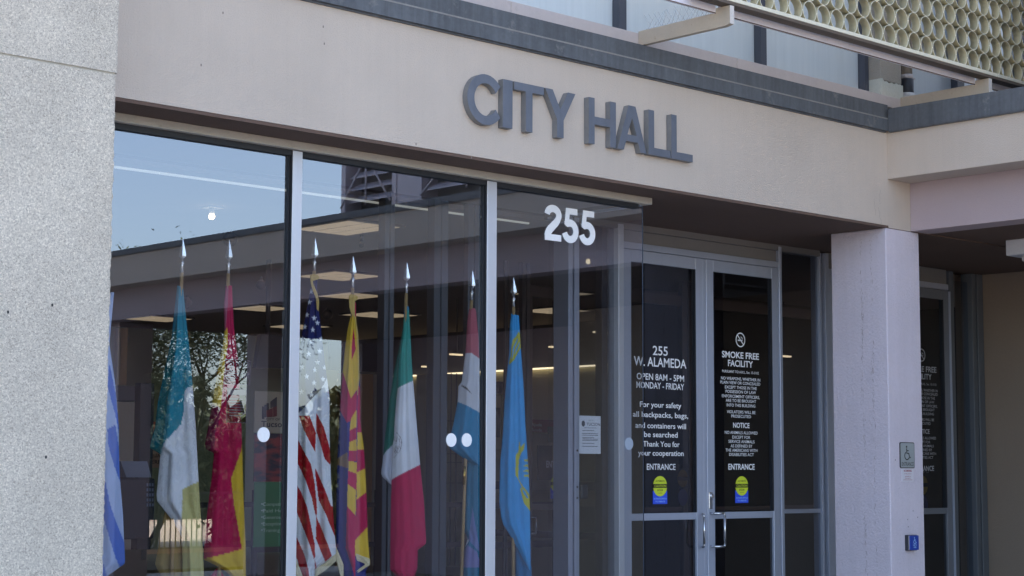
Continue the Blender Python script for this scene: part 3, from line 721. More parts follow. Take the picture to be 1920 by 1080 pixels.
o = obj("ring_field", rest, [M_RING, M_RINGE], scr); o['kind'] = 'stuff'
# brackets
def bracket(x, label, spikes):
    t = thing("screen_bracket", label, "bracket", (x, 8.05, 4.19), "steel brackets carrying the ring screen")
    bm = NB(); w_ = .038
    prism(bm, [(8.049, 4.187), (8.049, 4.285), (7.37, 4.289), (7.37, 4.317), (7.252, 4.317), (7.252, 4.197), (7.30, 4.187)], 'x', x, x+w_)
    obj("arm", bm, M_BRK, t)
    bm = NB(); bx(bm, x-.001, x+w_+.001, 7.2485, 7.252, 4.196, 4.316); obj("end_plate", bm, mat("end_plate_white", (.62, .58, .55), .5, stain=(30, .5, (.2, .12, .08))), t)
    if spikes:
        bm = NB(); r = random.Random(11)
        for k in range(15):
            y = 7.98-k*.042; cyl(bm, (x+.019, y, 4.288), (x+.019+r.uniform(-.03, .03), y-.075, 4.395), .0009, n=5)
            cyl(bm, (x+.019, y-.04, 4.288), (x+.019+r.uniform(-.03, .03), y+.035, 4.395), .0009, n=5)
        bx(bm, x+.008, x+.030, 7.38, 7.99, 4.2885, 4.292)
        obj("bird_spikes", bm, M_STEEL, t)
    return t
bracket(8.795, "tan steel bracket topped with bird spikes, nearer the window centre", True)
bracket(11.865, "rust flecked tan bracket at the inner corner beside the black pipe", False)
for x0, x1, lab in ((5.76, 8.795, "lavender grey steel channel left of the bracket with bird spikes"), (8.835, 11.864, "lavender grey steel channel running under the ring screen"), (11.904, 14.2, "short grey channel right of the corner bracket")):
    t = thing("steel_channel", lab, "beam", (x0, 7.37, 4.30), "channels under the ring screen")
    bm = NB(); xm = x0+1.03
    for a, b in ((x0, xm-.001), (xm+.001, x1)): bx(bm, a, b, 7.372, 7.385, 4.292, 4.375)
    bx(bm, x0, x1, 7.3721, 7.385, 4.283, 4.292); obj("channel_web", bm, M_CHAN, t)
    bm = NB(); bx(bm, x0, x1, 7.371, 7.3716, 4.283, 4.290); obj("brown_lip", bm, mat("lip_brown", (.13, .085, .07), .7), t)  # thin brown line along the channel's lower edge
# pipe at the corner
pc = atY(1712.5, 185, 8.07)
pipe = thing("drain_pipe", "black wrapped drain pipe with a white band behind the corner bracket", "pipe", (pc.x, 8.09, 4.28))
bm = NB(); cyl(bm, (pc.x, 8.13, 4.275), (pc.x, 8.13, 4.478), .056, n=24); obj("wrapped_pipe", bm, M_PIPE, pipe)
bm = NB(); cyl(bm, (pc.x, 8.13, 4.315), (pc.x, 8.13, 4.362), .0605, n=24); obj("white_band", bm, mat("dirty_white_band", (.6, .58, .56), .6, var=.2, scale=30), pipe)
bm = NB(); cyl(bm, (pc.x, 8.13, 4.478), (pc.x, 8.13, 4.515), .05, n=24); cyl(bm, (pc.x-.07, 8.10, 4.49), (pc.x+.07, 8.10, 4.49), .006, n=8); obj("clamp", bm, M_SILL, pipe)
bm = NB(); cyl(bm, (pc.x, 8.13, 4.515), (pc.x, 8.13, 5.8), .046, n=24); obj("upper_pipe", bm, mat("pipe_tan", (.30, .26, .22), .7), pipe)
# ================================================================= FLAGS
def cloth_mat():
    m = bpy.data.materials.new("flag_cloth"); t, b = nodes(m); L = t.links
    at = N(t, "ShaderNodeAttribute", attribute_name="dye")
    tc = N(t, "ShaderNodeTexCoord"); n = N(t, "ShaderNodeTexNoise"); n.inputs["Scale"].default_value = 9; n.inputs["Detail"].default_value = 5
    L.new(tc.outputs["Object"], n.inputs["Vector"])
    ma = N(t, "ShaderNodeMath", operation='MULTIPLY_ADD'); L.new(n.outputs["Fac"], ma.inputs[0]); ma.inputs[1].default_value = .3; ma.inputs[2].default_value = .85
    s = N(t, "ShaderNodeVectorMath", operation='SCALE'); L.new(at.outputs["Color"], s.inputs[0]); L.new(ma.outputs[0], s.inputs["Scale"])
    L.new(s.outputs[0], b.inputs["Base Color"]); b.inputs["Roughness"].default_value = .7; b.inputs["Specular IOR Level"].default_value = .2
    mp = N(t, "ShaderNodeMapping"); mp.inputs["Scale"].default_value = (14, 14, 2.2); L.new(tc.outputs["Object"], mp.inputs[0])
    n2 = N(t, "ShaderNodeTexNoise"); n2.inputs["Scale"].default_value = 1.6; n2.inputs["Detail"].default_value = 3; L.new(mp.outputs[0], n2.inputs["Vector"])
    bp = N(t, "ShaderNodeBump"); bp.inputs["Strength"].default_value = .5; bp.inputs["Distance"].default_value = .02
    L.new(n2.outputs["Fac"], bp.inputs["Height"]); L.new(bp.outputs[0], b.inputs["Normal"])
    return m
M_CLOTH = cloth_mat()
CR = {1: (270, 520, 3.857), 2: (270, 800, 3.857), 3: (540, 500, 3.724), 4: (540, 790, 3.724), 5: (700, 560, 4.155), 6: (700, 820, 4.155),
      7: (840, 560, 4.154), 8: (840, 820, 4.154), 9: (180, 820, 4.153), 0: (180, 600, 4.153)}
def K(c, *pts):
    x0, y0, s = CR[c]; return [(x0+x/s, y0+y/s) for x, y in pts]
def inside(p, poly):
    x, y = p; r = False; n = len(poly); j = n-1
    for i in range(n):
        xi, yi = poly[i]; xj, yj = poly[j]
        if (yi > y) != (yj > y) and x < (xj-xi)*(y-yi)/(yj-yi)+xi: r = not r
        j = i
    return r
def star(c, x, y, r=21):
    x0, y0, s = CR[c]; return [(x0+(x+(r if k % 2 == 0 else r*.42)*math.sin(math.pi*k/5)*.92)/s, y0+(y-(r if k % 2 == 0 else r*.42)*math.cos(math.pi*k/5))/s) for k in range(10)]
class Flag:
    def __init__(s, label, tip, foot, y=8.75, cat="flag"):
        p = atY(tip[0], tip[1], y); s.tip = p; s.phi = math.atan2(p.y, p.x)
        s.ax = Vector((math.sin(s.phi), -math.cos(s.phi), 0)); s.ay = Vector((math.cos(s.phi), math.sin(s.phi), 0))
        s.base = Vector((p.x, p.y, 0))
        f = s.loc(foot[0], foot[1]); lean = (f.x)/(f.z-p.z)  # sideways shift per metre of height
        s.lean = lean
        bxx = f.x+lean*(ZF-f.z)
        s.root = thing("flag_stand", label, cat, (p.x, p.y, ZF), "flags standing behind the lobby glass", s.phi-math.pi/2)
        tz = p.z-ZF
        def at(z): k = lean*(z+ZF-p.z); return (k, 0, z)
        s.at = at
        bm = NB(); cyl(bm, at(.05), at(tz-.20), .0115, .0105, 14); obj("pole", bm, M_WOOD, s.root, True)
        bm = NB(); cyl(bm, at(0), at(.05), .17, .15, 32); cyl(bm, at(.05), at(.12), .15, .03, 32); cyl(bm, at(.12), at(.2), .03, .02, 20)
        obj("base", bm, M_GOLD, s.root, True)
        bm = NB(); cyl(bm, at(tz-.21), at(tz-.105), .0098, .0088, 16)
        prof = [(.0, 0), (.006, .004), (.0155, .010), (.0155, .016), (.006, .022)]
        for (r0, z0), (r1, z1) in zip(prof, prof[1:]): cyl(bm, at(tz-.160+z0), at(tz-.160+z1), max(r0, .001), r1, 20)
        a0 = at(tz-.105)[0]; a1 = at(tz)[0]; zb = tz-.125     # spear blade: flattened diamond section
        secs = [(0, .007), (.010, .0075), (.022, .021), (.03, .0215), (.125, .0008)]; ring = []
        for h_, r in secs:
            ring.append([bm.verts.new((a0+(a1-a0)*h_/.125+r*cx_, r*.42*sy_, zb+h_)) for cx_, sy_ in ((1, 0), (0, 1), (-1, 0), (0, -1))])
        for A, B_ in zip(ring, ring[1:]):
            for i in range(4): bm.faces.new((A[i], A[(i+1) % 4], B_[(i+1) % 4], B_[i]))
        bm.faces.new(ring[0][::-1]); bm.faces.new(ring[-1])
        bmesh.ops.recalc_face_normals(bm, faces=bm.faces)
        obj("spear_finial", bm, M_CHROME, s.root, True)
    def loc(s, u, v):
        d = ray(u, v); o = Vector((0, 0, CZ)); t = (s.base.dot(s.ay))/(d.dot(s.ay)); P = o+d*t
        return Vector(((P-s.base).dot(s.ax), 0, P.z-ZF))
    def sheet(s, name, outline, base, polys=(), depth=0.0, bulge=.035, pleats=((2.2, .35, .3),), m=None, ns=44, step=2.6):
        vs = [p[1] for p in outline]; v0, v1 = min(vs)+.05, max(vs)-.05
        nv = max(4, int((v1-v0)/step)); rows, cols = [], []
        for i in range(nv+1):
            v = v0+(v1-v0)*i/nv; xs = []; n = len(outline)
            for a in range(n):
                p, q = outline[a], outline[(a+1) % n]
                if (p[1] <= v < q[1]) or (q[1] <= v < p[1]): xs.append(p[0]+(q[0]-p[0])*(v-p[1])/(q[1]-p[1]))
            if len(xs) >= 2: rows.append((v, min(xs), max(xs)))
        bm = NB(); cl = bm.verts.layers.float_color.new("dye"); F_, K_ = [], []
        for v, xl, xr in rows:
            fr, bk = [], []
            for k in range(ns+1):
                t = k/ns; u = xl+(xr-xl)*t; P = s.loc(u, v); W = (xr-xl)/300
                env = math.sin(math.pi*t)**.6 if 0 < t < 1 else 0
                tt = (v-v0)/(v1-v0)
                d = -bulge*env*min(1, W/.12)
                for f, am, ph in pleats: d += am*.034*W/.3*env*math.sin(2*math.pi*(f*t+ph+.12*math.sin(3*tt+ph*5)))
                c = base
                for pl, cc in polys:
                    if inside((u, v), pl): c = cc
                a = bm.verts.new((P.x, depth+d, P.z)); a[cl] = (*c, 1); fr.append(a)
                a = bm.verts.new((P.x, depth+.004+.6*bulge*env*min(1, W/.12), P.z)); a[cl] = (*c, 1); bk.append(a)
            F_.append(fr); K_.append(bk)
        for g, fl in ((F_, False), (K_, True)):
            for A, B_ in zip(g, g[1:]):
                for i in range(ns):
                    q = (A[i], B_[i], B_[i+1], A[i+1]); bm.faces.new(q[::-1] if fl else q)
        for A, B_, C_, D_ in zip(F_, F_[1:], K_, K_[1:]):
            bm.faces.new((A[0], C_[0], D_[0], B_[0])); bm.faces.new((A[-1], B_[-1], D_[-1], C_[-1]))
        for A, C_ in ((F_[0], K_[0]), (F_[-1], K_[-1])):
            for i in range(ns): bm.faces.new((A[i], A[i+1], C_[i+1], C_[i]))
        return obj(name, bm, m or M_CLOTH, s.root, True, True)
W_ = (.80, .81, .85); CRI = (.56, .004, .075); YEL = (.80, .50, .045); TEAL = (0, .25, .34); GRN = (.0, .20, .14); SKY = (.015, .34, .72); RED = (.46, .004, .015)
NAVY = (.006, .016, .11); BLU = (.0, .20, .36)
BOT = 1150
# 1 blue and pale striped flag behind the pier
f = Flag("blue and pale striped flag cut by the concrete pier", (196, 452), (192, 1030), 8.72)
f.sheet("cloth", [(208, 548), (214, 548)]+K(0, (105, 190), (150, 500), (178, 830))+K(9, (178, 60), (185, 300), (210, 600), (226, 960), (222, 985), (100, 1072), (60, 1095))+[(150, 1085), (150, 900), (165, 700), (198, 560)],
        (.45, .58, .84), [
    (K(0, (100, 360), (108, 350), (150, 560), (190, 900), (182, 900), (150, 740), (90, 520)), (.03, .17, .64)),
    (K(9, (90, -60), (95, 60), (140, 220), (200, 380), (200, 200), (150, -100)), (.03, .17, .64)),
    (K(9, (-200, 0), (60, 300), (75, 350), (110, 520), (150, 640), (225, 830), (235, 990), (185, 1012), (150, 930), (110, 800), (62, 640), (-200, 300)), (.03, .17, .64)),
    (K(9, (-200, 700), (50, 960), (75, 1040), (82, 1080), (70, 1120), (-200, 1120)), (.03, .17, .64))])
# 2 teal, white and yellow
f = Flag("teal, white and pale yellow flag, second from the pier", (343, 447), (339.5, 560), 8.75)
f.sheet("rear_fold", K(2, (150, 600), (278, 800), (278, 1350), (150, 1350), (130, 1100), (78, 1000), (120, 780)), (.40, .27, .09), depth=.05, bulge=.02)  # khaki dye paints the shade on the rear fold
f.sheet("cloth", K(1, (240, 58), (208, 330), (200, 420), (160, 620), (100, 900), (80, 1080))+K(2, (40, 150), (118, 200), (90, 490), (95, 540), (190, 660), (250, 750), (274, 805), (276, 1000), (276, 1350), (445, 1350), (435, 1080), (415, 700), (395, 400), (375, 0))+K(1, (370, 1020), (340, 620), (305, 300), (285, 90), (280, 60)),
        W_, [(K(1, (150, 40), (310, 40), (345, 500), (355, 785), (312, 802), (292, 830), (288, 960), (270, 1060))+K(2, (250, 5), (150, 110), (120, 205), (20, 160), (-20, -600)), TEAL),
             (K(1, (240, 300), (180, 560), (110, 900), (60, 1180))+K(2, (25, 150), (115, 205), (135, 110))+K(1, (170, 900), (235, 480)), (0, .15, .17)),  # darker teal paints the shading of the left fold
             (K(2, (279, 452), (330, 425), (400, 396), (480, 1100), (480, 1400), (265, 1400), (270, 800)), (.62, .54, .22))],
        pleats=((1.6, .5, .1), (4, .15, .4)))
# 3 crimson and yellow
f = Flag("crimson and yellow flag in the first pane, third from the pier", (430, 450), (427, 560), 8.75)
f.sheet("cloth", K(1, (590, 60), (575, 200), (580, 380), (570, 480), (545, 600), (515, 770), (490, 920), (470, 1050))+K(2, (440, 130), (450, 165), (505, 190), (490, 360), (460, 590), (440, 770), (430, 960), (480, 985), (570, 1030), (640, 1090), (742, 1120), (738, 1080), (735, 850), (720, 500), (710, 150), (706, 0))+K(1, (700, 1000), (680, 600), (650, 350), (636, 60)),
        CRI, [(K(1, (604, 370), (560, 380), (540, 600), (480, 928), (555, 945), (575, 760), (590, 600), (606, 480)), YEL),
              (K(2, (712, 110), (700, 180), (630, 375), (650, 560), (708, 880), (600, 915), (425, 957), (400, 1200), (800, 1200), (760, 130)), YEL),
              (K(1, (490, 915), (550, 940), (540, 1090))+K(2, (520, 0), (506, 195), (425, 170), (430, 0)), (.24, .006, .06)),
              (K(1, (560, 50), (612, 50), (606, 200), (590, 390), (560, 390)), (.42, .10, .17))],  # pinkish dye paints a glass reflection on the upper left edge
        pleats=((1.4, .4, .55), (3, .15, .2)))
f.sheet("lower_fold", K(2, (470, 1100), (490, 1070), (520, 1030), (545, 1020), (575, 1080), (590, 1350), (470, 1350)), CRI, depth=.04, bulge=.01, ns=16)
# 4 stars and stripes
f = Flag("stars and stripes flag with gold fringe beside the first white bar", (591, 447), (588, 560), 8.70)
stars = [star(3, *q) for q in ((150, 250), (133, 338), (183, 362), (205, 395), (118, 422), (173, 443), (102, 505), (160, 533), (232, 505), (85, 592), (145, 612), (222, 592), (205, 670), (188, 722), (256, 705), (183, 812), (245, 788), (95, 875), (165, 895), (160, 175), (100, 700), (130, 770))]
f.sheet("cloth", K(3, (170, 60), (152, 180), (120, 350), (95, 480), (70, 640), (50, 800), (46, 1080))+K(4, (40, 500), (36, 905), (100, 1085), (120, 1250), (188, 1250), (189, 1036), (333, 935), (335, 880), (320, 700), (300, 400), (290, 100))+K(3, (290, 900), (262, 700), (235, 470), (215, 300), (203, 180), (205, 70)),
        W_, [(K(3, (40, 1010), (55, 1040), (100, 1000), (170, 920), (230, 860), (262, 800), (300, 700), (300, 0), (0, 0)), NAVY),
             (K(4, (75, -40), (150, -40), (195, 80), (190, 215), (150, 140), (110, 60)), RED),
             (K(4, (44, 75), (95, 180), (160, 300), (185, 420), (203, 600), (200, 662), (190, 650), (165, 530), (130, 430), (90, 340), (40, 240)), RED),
             (K(4, (36, 400), (90, 490), (135, 600), (160, 720), (185, 850), (190, 945), (180, 960), (155, 870), (120, 780), (80, 680), (36, 570)), RED),
             (K(4, (30, 730), (70, 830), (115, 930), (145, 1040), (160, 1300), (105, 1300), (70, 980), (30, 880)), RED),
             (K(4, (197, -60), (250, 40), (290, 180), (310, 290), (290, 300), (255, 260), (215, 120), (197, 70)), RED),
             (K(4, (190, 325), (215, 380), (255, 470), (300, 590), (325, 600), (340, 830), (300, 740), (260, 640), (215, 550), (205, 480), (188, 360)), RED),
             (K(4, (197, 660), (230, 740), (275, 850), (307, 938), (260, 980), (235, 920), (195, 820)), RED),
             (K(4, (186, 960), (202, 1025), (188, 1035)), RED)]+[(st, (.80, .82, .86)) for st in stars], pleats=((1.9, .6, .0), (4.5, .2, .3)), ns=72, step=1.5)
f.sheet("fringe", K(4, (190, 1030), (260, 985), (332, 925), (335, 975), (260, 1040), (192, 1085)), (.6, .42, .13), m=M_CREAM, depth=-.02, bulge=.01, ns=24)
f.sheet("fringe", K(4, (335, 875), (388, 1000), (388, 1120), (376, 1120), (335, 970)), (.6, .42, .13), m=M_CREAM, depth=.03, bulge=.01, ns=12)
f.sheet("fringe", K(4, (34, 900), (105, 1085), (60, 1085), (34, 990)), (.6, .42, .13), m=M_CREAM, depth=-.02, bulge=.01, ns=12)
f.sheet("tassel_cord", K(3, (155, 62), (175, 56), (205, 62), (220, 80), (205, 98), (190, 75), (172, 80), (178, 130), (205, 190), (218, 250), (214, 318), (200, 300), (196, 230), (168, 160), (156, 110)), (.6, .42, .13), m=M_GOLD, depth=-.045, bulge=.008, ns=10)
# 5 copper star flag with red and yellow rays
f = Flag("red, yellow and navy rayed flag with tassels, right of the stars and stripes", (662, 480), (661, 560), 8.72)
f.sheet("cloth", K(3, (438, 240), (440, 330), (415, 440), (395, 590), (380, 740), (362, 960))+K(4, (352, 100), (345, 250), (335, 600), (335, 880), (388, 1000), (392, 1250), (540, 1250), (545, 1040), (569, 1000), (570, 960), (558, 800), (550, 550), (540, 350), (530, 180), (505, 0))+K(3, (505, 900), (497, 700), (485, 500), (475, 350), (475, 250)),
        (.012, .025, .20), [
    (K(3, (430, 200), (440, 330), (415, 440), (395, 590), (370, 720), (383, 740), (440, 920), (490, 850), (505, 740), (495, 560), (485, 420), (480, 200)), YEL),
    (K(3, (460, 430), (470, 560), (475, 572), (445, 652), (445, 560), (452, 480)), CRI), (K(3, (467, 230), (484, 230), (482, 355), (466, 350)), CRI),
    (K(3, (370, 735), (384, 738), (440, 920), (482, 868), (478, 1010), (440, 1062), (435, 1080), (410, 1090), (350, 980)), CRI),
    (K(3, (478, 1000), (440, 1062), (435, 1100))+K(4, (430, 65), (478, 40), (480, -60)), YEL),
    (K(4, (430, 65), (478, 40), (478, 125), (430, 145)), CRI), (K(4, (429, 145), (478, 125), (480, 205), (425, 207)), YEL), (K(4, (425, 205), (480, 205), (480, 282), (423, 277)), CRI),
    (K(4, (423, 277), (480, 285), (480, 365), (421, 345)), YEL), (K(4, (421, 345), (480, 365), (478, 480), (416, 437)), CRI), (K(4, (416, 437), (475, 480), (472, 672), (412, 590)), YEL),
    (K(4, (412, 590), (475, 662), (470, 860), (470, 1250), (460, 1060), (403, 880)), CRI),
    (K(3, (486, 800), (515, 900), (520, 1000))+K(4, (517, 78), (484, 75)), CRI), (K(4, (484, 75), (545, 75), (545, 195), (484, 200)), YEL), (K(4, (484, 200), (555, 193), (555, 322), (480, 357)), CRI),
    (K(4, (480, 357), (555, 320), (562, 485), (478, 547)), YEL), (K(4, (478, 547), (562, 484), (575, 715), (510, 785), (468, 832)), CRI), (K(4, (468, 830), (575, 715), (590, 1010), (468, 935)), YEL),
    (K(4, (335, 265), (415, 215), (421, 330), (335, 300)), (.30, .17, .08))], pleats=((1.5, .6, .15), (3.2, .3, .6)), ns=60, step=1.8)
f.sheet("fringe", K(4, (470, 918), (520, 940), (572, 955), (571, 1003), (520, 1035), (468, 1072), (468, 1045), (545, 995), (470, 968)), (.6, .42, .13), m=M_CREAM, depth=-.03, bulge=.008, ns=24)
f.sheet("tassel_cord", K(3, (424, 210), (440, 196), (470, 200), (488, 215), (484, 245), (468, 235), (466, 330), (490, 470), (497, 640), (497, 760), (488, 900), (483, 900), (489, 740), (484, 560), (470, 380), (456, 352), (440, 330), (428, 290)), (.6, .42, .13), m=M_GOLD, depth=-.05, bulge=.006, ns=12)
# 6 green, white and crimson with an emblem
f = Flag("green, white and crimson flag with a dark crest in the second pane", (763, 492), (761, 600), 8.75)
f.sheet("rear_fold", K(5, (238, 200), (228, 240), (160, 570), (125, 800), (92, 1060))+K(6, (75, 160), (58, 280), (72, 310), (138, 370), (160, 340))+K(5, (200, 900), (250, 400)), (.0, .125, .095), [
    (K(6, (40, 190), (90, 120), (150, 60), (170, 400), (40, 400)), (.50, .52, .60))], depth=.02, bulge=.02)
emb = [K(6, (a-2, b), (a+2, b), (c+3, d), (c-1, d)) for a, b, c, d in ((178, -40, 205, -8), (205, -8, 222, 28), (222, 28, 220, 62), (220, 62, 204, 110), (204, 110, 158, 160), (168, -8, 160, 30), (186, -4, 178, 36), (176, 30, 196, 34), (200, 10, 206, 40), (186, 66, 162, 122), (196, 66, 172, 128), (206, 66, 184, 118), (176, 62, 158, 100), (170, 44, 214, 58))]
f.sheet("cloth", K(5, (240, 60), (237, 150), (228, 260), (205, 420), (195, 560), (190, 695), (178, 800), (165, 960), (160, 1080))+K(6, (150, 70), (146, 250), (142, 330), (135, 600), (130, 1030), (180, 1075), (200, 1120), (300, 1120), (340, 1020), (345, 880), (408, 832), (412, 800), (395, 500), (365, 215), (350, 20))+K(5, (345, 1060), (310, 640), (300, 500), (285, 200), (277, 60)),
        CRI, [(K(5, (200, 20), (300, 20), (315, 638), (190, 696), (150, 700)), (.02, .30, .25)),
              (K(5, (314, 638), (190, 696), (150, 700), (150, 1000))+K(6, (130, 340), (145, 328), (220, 285), (370, 211))+K(5, (380, 1040)), W_),
              (K(5, (215, 30), (285, 30), (282, 92), (255, 82), (235, 160), (225, 160)), (.02, .22, .40))]+[(e_, (.10, .08, .11)) for e_ in emb],
        pleats=((1.7, .35, .35), (4, .15, .1)), ns=60, step=1.9)
f.sheet("lower_fold", K(6, (150, 1000), (350, 870), (345, 1020), (330, 1070), (320, 1200), (180, 1200)), (.30, .004, .05), depth=.05, bulge=.01, ns=20)
# 7 red, white and blue
f = Flag("faded red, white and blue flag with a small tear beside the second white bar", (886, 507), (867, 1050), 8.75)
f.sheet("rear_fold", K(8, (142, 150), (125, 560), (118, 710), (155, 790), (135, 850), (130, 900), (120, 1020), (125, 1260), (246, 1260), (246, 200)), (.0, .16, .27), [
    (K(8, (120, 740), (165, 805), (135, 855), (110, 850)), (.55, .58, .66)), (K(8, (150, 840), (225, 890), (260, 1010), (120, 1015), (125, 900)), (.20, .20, .42)),  # violet patches here and below paint a reflection into the dye
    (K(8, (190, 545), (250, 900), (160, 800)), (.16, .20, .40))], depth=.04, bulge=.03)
f.sheet("cloth", K(7, (165, 75), (150, 180), (137, 400), (133, 430), (105, 650), (80, 682), (75, 800), (40, 980))+K(8, (0, 60), (20, 92), (125, 165), (246, 222))+K(7, (246, 500), (238, 300), (218, 90), (205, 72)),
        (.0, .24, .44), [(K(7, (100, 40), (260, 40), (260, 470), (238, 462), (185, 427), (120, 425)), (.50, .13, .17)),
                          (K(7, (120, 425), (185, 427), (238, 462), (260, 470), (260, 890), (240, 884), (160, 840), (60, 796), (60, 600)), (.66, .67, .72)),
                          (K(7, (108, 672), (150, 695), (186, 745), (150, 715), (104, 682)), (.10, .10, .10))], pleats=((1.3, .4, .2), (3.3, .15, .5)), ns=44, step=1.9)
bm = NB(); q = f.loc(870, 900); cyl(bm, (q.x, 0, q.z-.03), (q.x+.003, 0, q.z+.09), .0135, n=14); obj("brass_sleeve", bm, mat("brass", (.6, .36, .08), .25, metal=1), f.root, True)
# 8 sky blue with gold sun
rays = [K(8, (578, a), (640, a-18), (640, a+14)) for a in (180, 222, 262, 300)]
f = Flag("sky blue flag with a gold sun and ornament in the third pane", (963, 520), (962, 1060), 8.75)
f.sheet("rear_fold", K(8, (440, 690), (500, 770), (650, 1010), (655, 1260), (560, 1260), (540, 1075), (528, 1085), (525, 830)), (.01, .17, .36), depth=.04, bulge=.015, ns=24)
f.sheet("cloth", K(7, (492, 115), (482, 200), (475, 430), (460, 560), (440, 800), (425, 1060))+K(8, (405, 200), (398, 500), (412, 620), (430, 680), (500, 790), (560, 900), (638, 1040), (643, 1000), (640, 600), (630, 300), (610, 0))+K(7, (605, 1000), (590, 700), (565, 350), (552, 130)),
        SKY, [(K(7, (548, 260), (575, 280), (575, 372), (540, 432), (515, 480), (478, 515), (474, 500), (490, 440), (492, 380), (505, 320), (530, 295)), (.46, .46, .04)),
              (K(7, (540, 310), (546, 320), (520, 380), (500, 470), (494, 470), (508, 380)), SKY), (K(7, (556, 340), (560, 345), (540, 400), (515, 440), (530, 390)), SKY),
              (K(8, (556, 20), (564, 80), (600, 40), (590, 100), (568, 125), (552, 180), (547, 320), (578, 372), (625, 430), (650, 470), (650, 600), (632, 565), (590, 510), (562, 400), (575, 390), (550, 340), (525, 290), (528, 140), (548, 110)), (.58, .52, .04)),
              (K(8, (575, 395), (600, 420), (628, 470), (612, 470), (585, 430)), SKY)]+[(r_, (.60, .54, .05)) for r_ in rays], pleats=((1.5, .45, .3), (4, .15, .7)), ns=60, step=1.9)

# ================================================================= THE LOBBY
def S_(name, m, *a): return tag(box(name, m, None, *a), kind='structure')
S_("lobby_floor", M_LFLOOR, -2, 20, 8.4, 24, -.25, ZF)
S_("lobby_ceiling", M_CEIL, -2, 20, YD+.30, 24, 3.20, 3.30)
S_("lobby_ceiling_front", M_CEIL, 2.6, 9.12, 8.40, YD+.055, 3.20, 3.208)
S_("lobby_back_wall", M_OLIVE, -2, 20, 20.6, 20.8, ZF, 3.2)
S_("lobby_end_wall", M_OLIVE, 2.0, 2.2, 8.4, 20.6, ZF, 3.2)
lw = thing("lobby_panel_wall", "long cream panelled wall with a lit cove deep in the lobby", "wall", (16, 16, ZF))
bm = NB()
y = 12.55
while y < 20.5:
    bx(bm, 16.0, 16.1, y, y+.84, .9, 2.62); y += .85
obj("panels", bm, M_PANEL, lw)
bm = NB(); bx(bm, 16.03, 16.3, 12.52, 20.59, ZF, .899); obj("lower_wall", bm, M_LWALL, lw)
bm = NB(); bx(bm, 16.05, 16.3, 12.52, 20.59, 2.64, 3.199); obj("upper_wall", bm, M_DARK, lw)
bm = NB(); bx(bm, 15.96, 16.0, 12.55, 20.5, 2.625, 2.645); obj("cove_light", bm, emit("cove_glow", (1, .86, .6), .34), lw)
bm = NB(); bx(bm, 15.94, 16.02, 12.55, 20.5, 1.10, 1.20); bx(bm, 15.94, 16.02, 12.55, 20.5, .50, .58); obj("chair_rail", bm, M_DARK, lw)
# ceiling light panels with egg-crate cells
def ceil_light(x0, x1, y0, y1, nx, ny, on=1.0, label="", z=3.2):
    t = thing("ceiling_light", label, "ceiling light", ((x0+x1)/2, (y0+y1)/2, z), "recessed lobby ceiling lights")
    bm = NB(); bx(bm, x0-.02, x1+.02, y0-.02, y1+.02, z-.018, z-.001)
    obj("frame", bm, M_ALUD, t); bm = NB()
    for i in range(nx):
        for j in range(ny):
            a, b = x0+(x1-x0)*i/nx, x0+(x1-x0)*(i+1)/nx; c, d = y0+(y1-y0)*j/ny, y0+(y1-y0)*(j+1)/ny
            bx(bm, a+.012, b-.012, c+.012, d-.012, z-.022, z-.0185)
    obj("diffuser", bm, emit("tan_diffuser", (.58, .48, .36), .105), t)
for x0, x1, y0, y1, lb in ((8.24, 8.76, 10.48, 11.16, "nearest tan panel light behind the second pane"), (10.27, 10.85, 13.25, 13.87, "tan panel light behind the stars and stripes finial"),
                          (11.60, 12.12, 14.72, 15.28, "tan panel light behind the rayed flag finial"), (11.8, 12.3, 16.6, 17.2, "tan panel light high behind the hanging screen"),
                          (11.7, 12.3, 18.7, 19.3, "tan panel light farthest left at the back"), (13.2, 13.9, 16.3, 16.9, "tan panel light behind the green flag"),
                          (12.9, 13.5, 13.0, 13.6, "tan panel light seen beside the sky blue flag"), (14.3, 14.9, 14.4, 15.0, "tan panel light nearest the cream wall"), (13.6, 14.2, 18.4, 19.0, "tan panel light at the far back right")):
    ceil_light(x0, x1, y0, y1, 3, 3, 1, lb)
ct = thing("ceiling_slot_trim", "long pale slot trim running along the lobby ceiling", "trim", (6, 9.7, 3.19))
bm = NB(); xs = [4.0, 6.1, 7.46, 8.62, 9.36]
for a, b in zip(xs, xs[1:]): bx(bm, a, b-.004, 9.688, 9.708, 3.186, 3.199)
obj("trim", bm, emit("slot_trim_glow", (.8, .86, .84), .05), ct)  # glow added to make the trim look lit; not a lamp
# glowing ceiling bulb
p = atZ(397, 406, 3.13)
bl = thing("ceiling_bulb", "glowing round bulb on the ceiling in the first pane", "lamp", (p.x, p.y, 3.2))
bm = NB(); bmesh.ops.create_uvsphere(bm, u_segments=20, v_segments=12, radius=.022, matrix=Matrix.Translation((p.x, p.y, 3.13))); obj("bulb", bm, emit("bulb_glow", (1, .80, .50), 2.5), bl, smooth=True)
bm = NB(); bx(bm, p.x-.06, p.x+.06, p.y-.06, p.y+.06, 3.19, 3.199); cyl(bm, (p.x, p.y, 3.15), (p.x, p.y, 3.19), .02, n=12); obj("fitting", bm, mat("fitting_grey", (.5, .5, .5), .5), bl)
